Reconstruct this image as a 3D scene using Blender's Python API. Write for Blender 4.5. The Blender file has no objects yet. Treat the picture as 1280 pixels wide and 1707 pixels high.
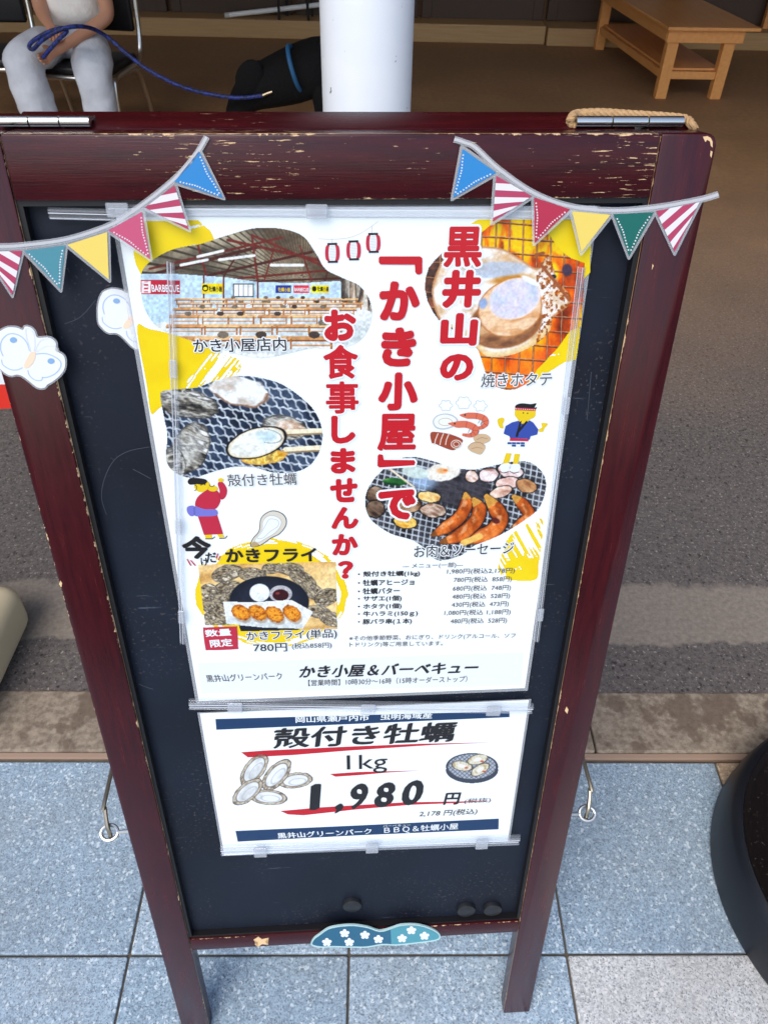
import bpy, bmesh, math, random
import numpy as np
from mathutils import Vector, Matrix

random.seed(7)
SC = bpy.context.scene
COL = SC.collection

# ------------------------------------------------------------------ camera
CAM_H, PITCH, ROLL, FPX = 1.6, 0.74141, 0.02263, 1294.0
_c, _s = math.cos(PITCH), math.sin(PITCH)
_r0, _u0 = Vector((1, 0, 0)), Vector((0, _s, _c))
_fw = Vector((0, _c, -_s))
_cr, _sr = math.cos(ROLL), math.sin(ROLL)
_right = _r0 * _cr + _u0 * _sr
_up = _u0 * _cr - _r0 * _sr
cam_d = bpy.data.cameras.new('camera')
cam = bpy.data.objects.new('camera', cam_d)
COL.objects.link(cam)
cam.matrix_world = Matrix(((_right.x, _up.x, -_fw.x, 0), (_right.y, _up.y, -_fw.y, 0),
                           (_right.z, _up.z, -_fw.z, CAM_H), (0, 0, 0, 1)))
cam_d.sensor_fit = 'VERTICAL'
cam_d.sensor_height = 24.0
cam_d.lens = FPX / 1707.0 * 24.0
cam_d.clip_start = 0.02
cam_d.clip_end = 2000
cam_d.dof.use_dof = True
cam_d.dof.focus_distance = 0.86
cam_d.dof.aperture_fstop = 18.0
SC.camera = cam

# ------------------------------------------------------------------ light
W = bpy.data.worlds.new('World')
SC.world = W
W.use_nodes = True
nt = W.node_tree
SUN_EL, SUN_AZ = 50.0, 205.0       # azimuth of the sun, degrees clockwise from +Y
sky = nt.nodes.new('ShaderNodeTexSky')
sky.sky_type = 'NISHITA'
sky.sun_disc = False
sky.sun_elevation = math.radians(SUN_EL)
sky.sun_rotation = math.radians(SUN_AZ)
sky.air_density = 1.0
sky.dust_density = 1.5
nt.nodes['Background'].inputs[1].default_value = 0.15
nt.links.new(sky.outputs[0], nt.nodes['Background'].inputs[0])
sd = bpy.data.lights.new('sun', 'SUN')
sd.energy = 1.4
sd.angle = math.radians(38)
sd.color = (1.0, 0.96, 0.9)
so = bpy.data.objects.new('sun', sd)
COL.objects.link(so)
_a, _e = math.radians(SUN_AZ), math.radians(SUN_EL)
_dir = Vector((math.sin(_a) * math.cos(_e), math.cos(_a) * math.cos(_e), math.sin(_e)))
so.rotation_euler = _dir.to_track_quat('Z', 'Y').to_euler()
SC.view_settings.view_transform = 'Standard'
SC.view_settings.look = 'None'
SC.view_settings.gamma = 1.0
SC.view_settings.exposure = 0.68

# ------------------------------------------------------------------ geometry of the photograph
def ray(px, py):
    X, Y = px - 640.0, py - 853.5
    X, Y = _cr * X + _sr * Y, -_sr * X + _cr * Y
    yd = Y / FPX
    return Vector((X / FPX, _c - _s * yd, -_s - _c * yd))
def at_y(px, py, Y):               # world point at distance Y in front of the photographer
    d = ray(px, py); k = Y / d.y
    return Vector((d.x * k, Y, CAM_H + d.z * k))
def at_z(px, py, z):               # world point at height z
    d = ray(px, py); k = (z - CAM_H) / d.z
    return Vector((d.x * k, d.y * k, z))

SX0, SY0, SYAW, LEAN, SW, SL, PW = -0.02479, 0.40361, 0.07337, 0.17328, 0.6141, 1.4278, 0.0473
S_A = Vector((math.cos(SYAW), math.sin(SYAW), 0))
S_N = Vector((-math.sin(SYAW), math.cos(SYAW), 0))
S_U = S_N * math.sin(LEAN) + Vector((0, 0, math.cos(LEAN)))
S_D = S_U.cross(S_A)               # into the board
S_O = Vector((SX0, SY0, 0))
SM = Matrix(((S_A.x, S_D.x, S_U.x, S_O.x), (S_A.y, S_D.y, S_U.y, S_O.y), (S_A.z, S_D.z, S_U.z, S_O.z), (0, 0, 0, 1)))
CAMP = Vector((0, 0, CAM_H))
def on(px, py, dep=0.0):           # board coordinates (u, v) of a point on the plane dep metres behind the frame front
    d = ray(px, py)
    o = S_O + S_D * dep
    k = (o - CAMP).dot(S_D) / d.dot(S_D)
    q = CAMP + d * k - o
    return q.dot(S_A), q.dot(S_U)
def on_np(X, Y, dep):
    x, y = X - 640.0, Y - 853.5
    x, y = _cr * x + _sr * y, -_sr * x + _cr * y
    yd = y / FPX
    d = np.stack([x / FPX, _c - _s * yd, -_s - _c * yd], -1)
    o = S_O + S_D * dep
    n = np.array(S_D)
    k = (o - CAMP).dot(S_D) / (d @ n)
    q = d * k[..., None] + np.array(CAMP - o)
    return q @ np.array(S_A), q @ np.array(S_U)

def lin(c):
    return c / 12.92 if c <= 0.04045 else ((c + 0.055) / 1.055) ** 2.4
def rgb(r, g, b, k=1.0):
    return (lin(r / 255) * k, lin(g / 255) * k, lin(b / 255) * k)

# ------------------------------------------------------------------ materials
MATS = {}
def pmat(name, color, rough=0.5, metal=0.0, spec=0.5, coat=0.0):
    if name in MATS: return MATS[name]
    m = bpy.data.materials.new(name); m.use_nodes = True
    b = m.node_tree.nodes['Principled BSDF']
    b.inputs['Base Color'].default_value = (*color, 1)
    b.inputs['Roughness'].default_value = rough
    b.inputs['Metallic'].default_value = metal
    b.inputs['Specular IOR Level'].default_value = spec
    b.inputs['Coat Weight'].default_value = coat
    b.inputs['Coat Roughness'].default_value = 0.15
    MATS[name] = m
    return m
class NT:
    def __init__(s, m):
        s.m = m; s.t = m.node_tree; s.b = s.t.nodes['Principled BSDF']
        s.tc = s.t.nodes.new('ShaderNodeTexCoord')
    def n(s, ty, **kw):
        x = s.t.nodes.new(ty)
        for k, v in kw.items():
            if hasattr(x, k) and not k.startswith('i_'): setattr(x, k, v)
        return x
    def l(s, a, b): s.t.links.new(a, b)
    def noise(s, scale, detail=3, rough=0.55, stretch=(1, 1, 1), coord='Object', off=(0, 0, 0)):
        mp = s.n('ShaderNodeMapping'); mp.inputs['Scale'].default_value = stretch
        mp.inputs['Location'].default_value = off
        s.l(s.tc.outputs[coord], mp.inputs[0])
        x = s.n('ShaderNodeTexNoise'); x.inputs['Scale'].default_value = scale
        x.inputs['Detail'].default_value = detail; x.inputs['Roughness'].default_value = rough
        s.l(mp.outputs[0], x.inputs['Vector'])
        return x.outputs[0]
    def vor(s, scale, stretch=(1, 1, 1), feature='F1', out=0, coord='Object'):
        mp = s.n('ShaderNodeMapping'); mp.inputs['Scale'].default_value = stretch
        s.l(s.tc.outputs[coord], mp.inputs[0])
        x = s.n('ShaderNodeTexVoronoi', feature=feature); x.inputs['Scale'].default_value = scale
        s.l(mp.outputs[0], x.inputs['Vector'])
        return x.outputs[out]
    def math(s, op, a, b=None, clamp=False):
        x = s.n('ShaderNodeMath', operation=op); x.use_clamp = clamp
        for i, v in enumerate((a, b)):
            if v is None: continue
            if isinstance(v, (int, float)): x.inputs[i].default_value = v
            else: s.l(v, x.inputs[i])
        return x.outputs[0]
    def ramp(s, v, lo, hi, a=0.0, b=1.0):
        x = s.n('ShaderNodeMapRange'); x.clamp = True
        s.l(v, x.inputs[0])
        x.inputs[1].default_value = lo; x.inputs[2].default_value = hi
        x.inputs[3].default_value = a; x.inputs[4].default_value = b
        return x.outputs[0]
    def mix(s, f, a, b):
        x = s.n('ShaderNodeMix', data_type='RGBA')
        if isinstance(f, (int, float)): x.inputs[0].default_value = f
        else: s.l(f, x.inputs[0])
        for i, v in ((6, a), (7, b)):
            if isinstance(v, tuple): x.inputs[i].default_value = (*v, 1)
            else: s.l(v, x.inputs[i])
        return x.outputs[2]
    def xyz(s, coord='Object'):
        x = s.n('ShaderNodeSeparateXYZ'); s.l(s.tc.outputs[coord], x.inputs[0])
        return x.outputs
    def color(s, v): s.l(v, s.b.inputs['Base Color'])
    def rough(s, v): s.l(v, s.b.inputs['Roughness'])
    def bump(s, v, strength=0.3, dist=0.002):
        x = s.n('ShaderNodeBump'); x.inputs['Strength'].default_value = strength
        x.inputs['Distance'].default_value = dist
        s.l(v, x.inputs['Height']); s.l(x.outputs[0], s.b.inputs['Normal'])

CREAM = rgb(222, 186, 140)
def wood_dark(name, axis, cross, lo, hi, wear=0.0, edge=1.0, zlo=None):
    """maroon lacquered board; grain along axis (0 x, 2 z); cross axis edges lo..hi chip to bare wood"""
    m = pmat(name, (0.05, 0.01, 0.012), 0.34, spec=0.38)
    N = NT(m)
    st = (6, 60, 60) if axis == 0 else (60, 60, 6)
    g = N.noise(2.2, 5, 0.6, st)
    fine = N.noise(5, 4, 0.7, (4, 150, 150) if axis == 0 else (150, 150, 4))
    base = N.mix(N.ramp(g, .3, .7), rgb(44, 5, 12), rgb(66, 8, 15))
    base = N.mix(N.ramp(fine, .55, .75, 0, .55), base, rgb(26, 6, 12))
    o = N.xyz()[cross]
    d = N.math('MINIMUM', N.math('SUBTRACT', o, lo), N.math('SUBTRACT', hi, o))
    en = N.noise(110, 4, 0.75, (1, 1, 1))
    en2 = N.noise(9, 2, 0.6, (1, 1, 1))
    w = N.math('MULTIPLY', N.ramp(en, .48, .70), N.math('MULTIPLY', N.ramp(en2, .42, .60), 0.0023 * edge))
    em = N.ramp(N.math('SUBTRACT', w, d), -0.0002, 0.0002)
    em = N.math('MULTIPLY', em, N.math('LESS_THAN', N.xyz()[1], .0032))
    chips = em
    if wear > 0:
        s1 = N.noise(9, 5, 0.7, (4.5, 60, 60) if axis == 0 else (60, 60, 4.5))
        s2 = N.noise(4, 2, 0.5, (1, 1, 1))
        s1b = N.math('ADD', s1, N.math('MULTIPLY', N.math('SUBTRACT', s2, .5), .5))
        cm = N.ramp(s1b, .735 - .06 * wear, .75 - .06 * wear)
        chips = N.math('MAXIMUM', em, cm)
    N.color(N.mix(chips, base, CREAM))
    N.rough(N.math('ADD', N.math('MULTIPLY', chips, .4), N.ramp(g, .2, .8, .20, .30)))
    N.bump(N.math('SUBTRACT', fine, N.math('MULTIPLY', chips, 1.2)), .25, .0008)
    return m

def board_mat():
    m = pmat('chalkboard', rgb(26, 33, 48), 0.45, spec=.3)
    N = NT(m)
    n1 = N.noise(5, 3); 
    base = N.mix(N.ramp(n1, .3, .7), rgb(11, 16, 27), rgb(20, 28, 43))
    sp = N.noise(260, 2, 0.5); cl = N.noise(7, 3, 0.6)
    msk = N.math('MULTIPLY', N.ramp(sp, .62, .67), N.ramp(cl, .44, .62))
    base = N.mix(N.math('MULTIPLY', msk, .5), base, rgb(92, 84, 82))
    scr = N.noise(20, 3, .6, (1, 1, 12), off=(3, 0, 1))
    base = N.mix(N.ramp(scr, .70, .76, 0, .35), base, rgb(105, 115, 130))
    N.color(base); N.rough(N.ramp(n1, .2, .8, .48, .62))
    return m
def clear_mat(name='clear_plastic', tint=(0.985, 0.99, 1.0), op=0.07, rough=0.06):
    if name in MATS: return MATS[name]
    m = bpy.data.materials.new(name); m.use_nodes = True
    t = m.node_tree; t.nodes.remove(t.nodes['Principled BSDF'])
    out = t.nodes['Material Output']
    tr = t.nodes.new('ShaderNodeBsdfTransparent'); tr.inputs[0].default_value = (*tint, 1)
    gl = t.nodes.new('ShaderNodeBsdfGlossy'); gl.inputs['Roughness'].default_value = rough
    df = t.nodes.new('ShaderNodeBsdfDiffuse'); df.inputs[0].default_value = (.8, .82, .85, 1)
    lw = t.nodes.new('ShaderNodeFresnel'); lw.inputs[0].default_value = 1.5
    m1 = t.nodes.new('ShaderNodeMixShader'); m1.inputs[0].default_value = op
    m2 = t.nodes.new('ShaderNodeMixShader')
    t.links.new(tr.outputs[0], m1.inputs[1]); t.links.new(df.outputs[0], m1.inputs[2])
    ge = t.nodes.new('ShaderNodeNewGeometry'); mm_ = t.nodes.new('ShaderNodeMath'); mm_.operation = 'SUBTRACT'; mm_.use_clamp = True
    t.links.new(lw.outputs[0], mm_.inputs[0]); t.links.new(ge.outputs['Backfacing'], mm_.inputs[1])
    t.links.new(mm_.outputs[0], m2.inputs[0])
    t.links.new(m1.outputs[0], m2.inputs[1]); t.links.new(gl.outputs[0], m2.inputs[2])
    t.links.new(m2.outputs[0], out.inputs[0])
    MATS[name] = m
    return m
def print_mat():
    if 'print' in MATS: return MATS['print']
    m = pmat('print', (1, 1, 1), 0.3)
    t = m.node_tree
    a = t.nodes.new('ShaderNodeAttribute'); a.attribute_name = 'ink'
    t.links.new(a.outputs[0], t.nodes['Principled BSDF'].inputs[0])
    return m

# ------------------------------------------------------------------ mesh helpers
class MB:
    def __init__(s): s.v = []; s.f = []; s.mi = []
    def add(s, vs, fs, mi=0):
        b = len(s.v); s.v += [tuple(v) for v in vs]
        s.f += [tuple(b + i for i in f) for f in fs]; s.mi += [mi] * len(fs)
    def bm(s, bm, mi=0, M=None):
        bm.verts.index_update()
        s.add([(M @ v.co if M else v.co) for v in bm.verts], [[v.index for v in f.verts] for f in bm.faces], mi)
        bm.free()
    def box(s, x0, x1, y0, y1, z0, z1, bev=0.0, mi=0, M=None, seg=2):
        bm = bmesh.new()
        bmesh.ops.create_cube(bm, size=1)
        for v in bm.verts:
            v.co = Vector(((x0 + x1) / 2 + v.co.x * (x1 - x0), (y0 + y1) / 2 + v.co.y * (y1 - y0), (z0 + z1) / 2 + v.co.z * (z1 - z0)))
        if bev: bmesh.ops.bevel(bm, geom=bm.edges[:], offset=bev, segments=seg, affect='EDGES', profile=.5)
        s.bm(bm, mi, M)
    def bar(s, a, b, w, h, bev=0.0, mi=0, upv=Vector((0, 0, 1))):
        a, b = Vector(a), Vector(b); d = b - a; L = d.length; z = d.normalized()
        x = upv.cross(z)
        if x.length < 1e-4: x = Vector((1, 0, 0))
        x.normalize(); y = z.cross(x)
        M = Matrix(((x.x, y.x, z.x, a.x), (x.y, y.y, z.y, a.y), (x.z, y.z, z.z, a.z), (0, 0, 0, 1)))
        s.box(-w / 2, w / 2, -h / 2, h / 2, 0, L, bev, mi, M)
    def tube(s, pts, r, seg=10, mi=0, caps=True, rs=None):
        pts = [Vector(p) for p in pts]; n = len(pts)
        prev = None; rings = []
        for i, p in enumerate(pts):
            t = (pts[min(i + 1, n - 1)] - pts[max(i - 1, 0)]).normalized()
            if prev is None:
                x = t.orthogonal().normalized()
            else:
                x = (prev - t * prev.dot(t)).normalized()
            prev = x; y = t.cross(x); rr = rs[i] if rs else r
            rings.append([p + (x * math.cos(k / seg * 2 * math.pi) + y * math.sin(k / seg * 2 * math.pi)) * rr for k in range(seg)])
        vs = [v for r_ in rings for v in r_]
        fs = [(i * seg + k, i * seg + (k + 1) % seg, (i + 1) * seg + (k + 1) % seg, (i + 1) * seg + k) for i in range(n - 1) for k in range(seg)]
        if caps:
            fs.append(tuple(range(seg))[::-1]); fs.append(tuple((n - 1) * seg + k for k in range(seg)))
        s.add(vs, fs, mi)
    def lathe(s, prof, c=(0, 0, 0), seg=48, mi=0):
        vs = []; fs = []
        for r, z in prof:
            for k in range(seg):
                a = k / seg * 2 * math.pi
                vs.append((c[0] + r * math.cos(a), c[1] + r * math.sin(a), c[2] + z))
        for i in range(len(prof) - 1):
            for k in range(seg):
                fs.append((i * seg + k, i * seg + (k + 1) % seg, (i + 1) * seg + (k + 1) % seg, (i + 1) * seg + k))
        s.add(vs, fs, mi)
    def build(s, name, mats, parent=None, base=None, smooth=False, M=None):
        me = bpy.data.meshes.new(name)
        b = Vector(base) if base is not None else Vector((0, 0, 0))
        me.from_pydata([tuple(Vector(v) - b) for v in s.v], [], s.f)
        for m in (mats if isinstance(mats, (list, tuple)) else [mats]): me.materials.append(m)
        me.polygons.foreach_set('material_index', s.mi)
        if smooth:
            me.polygons.foreach_set('use_smooth', [True] * len(me.polygons))
            try: me.set_sharp_from_angle(angle=math.radians(40))
            except Exception: pass
        me.update()
        o = bpy.data.objects.new(name, me); COL.objects.link(o)
        if parent: o.parent = parent
        return o

def smooth_path(pts, n=6, closed=False):
    P = [Vector(p) for p in pts]; out = []
    N = len(P); rng = range(N if closed else N - 1)
    for i in rng:
        if closed: p0, p1, p2, p3 = P[i - 1], P[i], P[(i + 1) % N], P[(i + 2) % N]
        else: p0, p1, p2, p3 = P[max(i - 1, 0)], P[i], P[i + 1], P[min(i + 2, N - 1)]
        for k in range(n):
            t = k / n
            out.append(0.5 * ((2 * p1) + (p2 - p0) * t + (2 * p0 - 5 * p1 + 4 * p2 - p3) * t * t + (3 * p1 - p0 - 3 * p2 + p3) * t ** 3))
    if not closed: out.append(P[-1])
    return out
def sm2(pts, n=6, closed=False):
    return [(p.x, p.y) for p in smooth_path([(x, y, 0) for x, y in pts], n, closed)]

def tag(o, label=None, cat=None, group=None, kind=None):
    if label: o['label'] = label
    if cat: o['category'] = cat
    if group: o['group'] = group
    if kind: o['kind'] = kind
    return o
def empty(name, loc, rotm=None):
    o = bpy.data.objects.new(name, None); COL.objects.link(o)
    o.empty_display_size = 0.05
    if rotm is not None: o.matrix_world = Matrix.Translation(loc) @ rotm
    else: o.location = loc
    return o
class BT:
    """a thing that lies on the sign board; parts are given in board coordinates (u, depth, v)"""
    def __init__(s, name, base, label, cat, group=None):
        s.base = Vector(base)
        s.o = bpy.data.objects.new(name, None); COL.objects.link(s.o)
        s.o.empty_display_size = 0.05
        s.o.matrix_world = SM @ Matrix.Translation(s.base)
        tag(s.o, label, cat, group)
    def part(s, mb, name, mats, smooth=False, parent=None):
        o = mb.build(name, mats, None, s.base, smooth)
        o.parent = parent or s.o
        return o
def flat(mb, pts, dep, mi=0):      # a printed outline, photograph points -> board plane
    vs = [(lambda q: (q[0], dep, q[1]))(on(x, y, dep)) for x, y in pts]
    a = sum(vs[i][0] * vs[(i + 1) % len(vs)][2] - vs[(i + 1) % len(vs)][0] * vs[i][2] for i in range(len(vs)))
    if a < 0: vs = vs[::-1]
    from mathutils.geometry import tessellate_polygon
    tri = tessellate_polygon([[Vector((v[0], v[2], 0)) for v in vs]])
    fs = []
    for t in tri:
        A, B, C = (Vector((vs[i][0], vs[i][2])) for i in t)
        cr = (B - A).cross(C - A)
        if abs(cr) < 1e-14: continue
        fs.append(tuple(t) if cr > 0 else tuple(t[::-1]))
    mb.add(vs, fs, mi)
def slab(mb, pts, dep, th, mi=0):  # a cut-out sheet with thickness
    vs = [(lambda q: (q[0], q[1]))(on(x, y, dep)) for x, y in pts]
    a = sum(vs[i][0] * vs[(i + 1) % len(vs)][1] - vs[(i + 1) % len(vs)][0] * vs[i][1] for i in range(len(vs)))
    if a < 0: vs = vs[::-1]
    n = len(vs)
    bm = bmesh.new()
    fr = [bm.verts.new((x, dep, z)) for x, z in vs]
    bk = [bm.verts.new((x, dep + th, z)) for x, z in vs]
    f1 = bm.faces.new(fr); f2 = bm.faces.new(bk[::-1])
    for i in range(n): bm.faces.new((fr[i], bk[i], bk[(i + 1) % n], fr[(i + 1) % n]))
    bmesh.ops.triangulate(bm, faces=[f1, f2])
    bm.normal_update()
    mb.bm(bm, mi)
def inset(pts, d):                 # offset a closed outline outwards by d pixels (approximate)
    n = len(pts); out = []
    a = sum(pts[i][0] * pts[(i + 1) % n][1] - pts[(i + 1) % n][0] * pts[i][1] for i in range(n))
    sg = 1 if a > 0 else -1
    for i in range(n):
        p, q, r = Vector(pts[i - 1]), Vector(pts[i]), Vector(pts[(i + 1) % n])
        e1 = (q - p).normalized(); e2 = (r - q).normalized()
        n1 = Vector((e1.y, -e1.x)) * sg; n2 = Vector((e2.y, -e2.x)) * sg
        m = (n1 + n2)
        k = min(1 / max(m.dot(n1), .35), 2.2)
        out.append(tuple(q + m * d * k))
    return out
def ptube(mb, pts, wpx, dep, mi=0):  # a printed line of even width
    P = [Vector(p) for p in pts]; L = []; R = []
    for i, p in enumerate(P):
        t = (P[min(i + 1, len(P) - 1)] - P[max(i - 1, 0)]).normalized(); nn = Vector((-t.y, t.x))
        L.append(tuple(p + nn * wpx / 2)); R.append(tuple(p - nn * wpx / 2))
    flat(mb, L + R[::-1], dep, mi)

# ---- lettering
_tcache = {}
def glyphs(text, spacing=1.0):
    key = (text, spacing)
    if key in _tcache: return _tcache[key]
    c = bpy.data.curves.new('lettering', 'FONT')
    c.body = text; c.size = 1; c.fill_mode = 'FRONT'; c.resolution_u = 3
    c.space_character = spacing
    o = bpy.data.objects.new('lettering', c); COL.objects.link(o)
    dg = bpy.context.evaluated_depsgraph_get()
    me = bpy.data.meshes.new_from_object(o.evaluated_get(dg))
    vs = np.array([v.co[:2] for v in me.vertices]); fs = []
    for p in me.polygons:
        f = list(p.vertices)
        A, B, C = vs[f[0]], vs[f[1]], vs[f[2]]
        if (B[0] - A[0]) * (C[1] - A[1]) - (B[1] - A[1]) * (C[0] - A[0]) < 0: f = f[::-1]
        fs.append(f)
    bpy.data.objects.remove(o); bpy.data.curves.remove(c); bpy.data.meshes.remove(me)
    _tcache[key] = (vs, fs)
    return vs, fs
def strokes(off):                  # a pen of radius off (in ems): where its nib is set down
    if isinstance(off, tuple):     # a flat brush: thickness, width, angle
        r, w, a = off; a = math.radians(a)
        return [(math.cos(a) * w * t - math.sin(a) * r * q, math.sin(a) * w * t + math.cos(a) * r * q) for t in (-1, -.6, -.2, .2, .6, 1) for q in (-1, 1)]
    if off <= 0: return [(0, 0)]
    out = [(0, 0)]
    rings = [off] if off < .045 else ([off, off * .55] if off < .09 else [off, off * .7, off * .4])
    for r in rings:
        n = 6 if r < .02 else (10 if r < .07 else 14)
        out += [(r * math.cos(k / n * 6.28318), r * math.sin(k / n * 6.28318)) for k in range(n)]
    return out
def text_line(mb, text, bl, br, h, dep, off=0.0, skew=0.0, mi=0, spacing=1.0, ref=None):
    """lettering whose bounding box has its lower corners at photograph points bl, br and is h pixels tall"""
    vs, fs = glyphs(text, spacing)
    ro = off if ref is None else ref
    if isinstance(ro, tuple): ro = max(ro[:2]) * .8
    lo, hi = vs.min(0) - ro, vs.max(0) + ro
    A = Vector(on(*bl, dep)); B = Vector(on(*br, dep))
    mx, my = (bl[0] + br[0]) / 2, (bl[1] + br[1]) / 2
    hv = (Vector(on(mx, my - h, dep)) - Vector(on(mx, my, dep))).length
    e = B - A; en = e.normalized(); n = Vector((-e.y, e.x)).normalized() * hv
    for k, (ox, oy) in enumerate(strokes(off)):
        out = []
        for x, y in vs:
            t = (x + ox - lo[0]) / (hi[0] - lo[0]); w = (y + oy - lo[1]) / (hi[1] - lo[1])
            p = A + e * t + n * w + en * (skew * hv * (w - .5))
            out.append((p.x, dep - k * 5e-6, p.y))
        mb.add(out, fs, mi)
def text_char(mb, ch, box, dep, off=0.0, mi=0, ref=None, skew=0.0):
    x0, y0, x1, y1 = box
    vs, fs = glyphs(ch)
    ro = off if ref is None else ref
    if isinstance(ro, tuple): ro = max(ro[:2]) * .8
    lo, hi = vs.min(0) - ro, vs.max(0) + ro
    cx, cy = (x0 + x1) / 2, (y0 + y1) / 2
    C = Vector(on(cx, cy, dep))
    wv = (Vector(on(x1, cy, dep)) - Vector(on(x0, cy, dep))).length
    hv = (Vector(on(cx, y1, dep)) - Vector(on(cx, y0, dep))).length
    ud = (Vector(on(x1, cy, dep)) - Vector(on(x0, cy, dep))).normalized()
    ud = (ud + Vector((1, 0))).normalized(); vd = Vector((-ud.y, ud.x))
    for k, (ox, oy) in enumerate(strokes(off)):
        out = []
        for x, y in vs:
            t = (x + ox - lo[0]) / (hi[0] - lo[0]) - .5; w = (y + oy - lo[1]) / (hi[1] - lo[1]) - .5
            p = C + ud * wv * (t + skew * w) + vd * hv * w
            out.append((p.x, dep - k * 5e-6, p.y))
        mb.add(out, fs, mi)

# ---- printed pictures: a fine sheet of coloured cells
_rng = np.random.RandomState(3)
_tab = _rng.rand(256, 256)
def vn(x, y, s=0):
    x = x + s * 17.3; y = y + s * 31.7
    xi = np.floor(x).astype(int); yi = np.floor(y).astype(int)
    fx = x - xi; fy = y - yi
    fx = fx * fx * (3 - 2 * fx); fy = fy * fy * (3 - 2 * fy)
    g = lambda a, b: _tab[a % 256, b % 256]
    return (g(xi, yi) * (1 - fx) + g(xi + 1, yi) * fx) * (1 - fy) + (g(xi, yi + 1) * (1 - fx) + g(xi + 1, yi + 1) * fx) * fy
def fbm(x, y, s=0, o=4):
    r = 0; a = .5; t = 0
    for i in range(o):
        r = r + a * vn(x * 2 ** i, y * 2 ** i, s + i); t += a; a *= .5
    return r / t
def ss(a, b, x):
    t = np.clip((x - a) / (b - a), 0, 1); return t * t * (3 - 2 * t)
def ell(X, Y, cx, cy, rx, ry, ang=0):
    a = math.radians(ang); dx, dy = X - cx, Y - cy
    return np.hypot((dx * math.cos(a) + dy * math.sin(a)) / rx, (-dx * math.sin(a) + dy * math.cos(a)) / ry)
def inpoly(X, Y, poly):
    r = np.zeros(X.shape, bool); n = len(poly)
    for i in range(n):
        x1, y1 = poly[i]; x2, y2 = poly[(i + 1) % n]
        if y1 == y2: continue
        c = ((y1 > Y) != (y2 > Y)) & (X < (x2 - x1) * (Y - y1) / (y2 - y1) + x1)
        r ^= c
    return r
def seg(X, Y, a, b):
    ax, ay = a; bx, by = b
    t = np.clip(((X - ax) * (bx - ax) + (Y - ay) * (by - ay)) / ((bx - ax) ** 2 + (by - ay) ** 2), 0, 1)
    return np.hypot(X - ax - t * (bx - ax), Y - ay - t * (by - ay)), t
def polyline(X, Y, pts):
    d = np.full(X.shape, 1e9); T = np.zeros(X.shape); n = len(pts) - 1
    for i in range(n):
        k, t = seg(X, Y, pts[i], pts[i + 1])
        m = k < d; d = np.where(m, k, d); T = np.where(m, (i + t) / n, T)
    return d, T
class Cv:
    def __init__(s, X, Y, c):
        s.X, s.Y = X, Y; s.c = np.zeros(X.shape + (3,)) + np.array(c, float); s.a = np.ones(X.shape)
    def put(s, m, c):
        m = np.asarray(m, float)[..., None]
        s.c = s.c * (1 - m) + np.asarray(c, float) * m
    def mul(s, k): s.c = s.c * np.asarray(k)[..., None]
def picture(thing, name, outline, dep, paint, step=1.0, alpha=None):
    xs = [p[0] for p in outline]; ys = [p[1] for p in outline]
    gx = np.arange(min(xs), max(xs) + step, step); gy = np.arange(min(ys), max(ys) + step, step)
    X, Y = np.meshgrid(gx, gy)
    cv = paint(X, Y)
    keep = inpoly(X, Y, outline)
    if isinstance(cv, tuple): cv, al = cv; keep &= al > .5
    col = np.clip(cv.c, 0, 255) / 255
    if name == 'printed_photo': g_ = col.mean(-1, keepdims=True); col = np.clip((g_ + (col - g_) * 1.12 - .5) * 1.16 + .52, 0, 1)
    col = np.where(col <= .04045, col / 12.92, ((col + .055) / 1.055) ** 2.4) * .77
    U, V = on_np(X, Y, dep)
    ny, nx = X.shape
    idx = np.arange(ny * nx).reshape(ny, nx)
    q = keep[:-1, :-1] & keep[1:, :-1] & keep[:-1, 1:] & keep[1:, 1:]
    F = np.stack([idx[1:, :-1][q], idx[1:, 1:][q], idx[:-1, 1:][q], idx[:-1, :-1][q]], -1)
    used = np.unique(F); rem = np.full(ny * nx, -1); rem[used] = np.arange(len(used)); F = rem[F]
    co = np.stack([U.ravel() - thing.base.x, np.full(U.size, dep) - thing.base.y, V.ravel() - thing.base.z], -1)[used]
    me = bpy.data.meshes.new(name)
    me.vertices.add(len(co)); me.vertices.foreach_set('co', co.ravel())
    me.loops.add(F.size); me.loops.foreach_set('vertex_index', F.ravel())
    me.polygons.add(len(F)); me.polygons.foreach_set('loop_start', np.arange(0, F.size, 4))
    me.update(calc_edges=True)
    at = me.color_attributes.new('ink', 'FLOAT_COLOR', 'POINT')
    rgba = np.ones((len(co), 4)); rgba[:, :3] = col.reshape(-1, 3)[used]
    at.data.foreach_set('color', rgba.ravel())
    me.materials.append(print_mat())
    o = bpy.data.objects.new(name, me); COL.objects.link(o); o.parent = thing.o
    return o

# ================================================================== SETTING
def sheet(name, x0, x1, y0, y1, z, mat, label=None):
    mb = MB(); mb.add([(x0, y0, z), (x1, y0, z), (x1, y1, z), (x0, y1, z)], [(0, 1, 2, 3)])
    return tag(mb.build(name, mat), kind='structure')
# far ground in front of the building (behind the photographer too)
m = pmat('yard', rgb(150, 150, 150), .9); N = NT(m)
N.color(N.mix(N.noise(.4, 5), rgb(70, 71, 73), rgb(98, 98, 96)))
mb = MB(); mb.add([(-400, -400, -.05), (400, -400, -.05), (400, 400, -.05), (-400, 400, -.05)], [(0, 1, 2, 3)])
tag(mb.build('ground', m), kind='structure')

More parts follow.
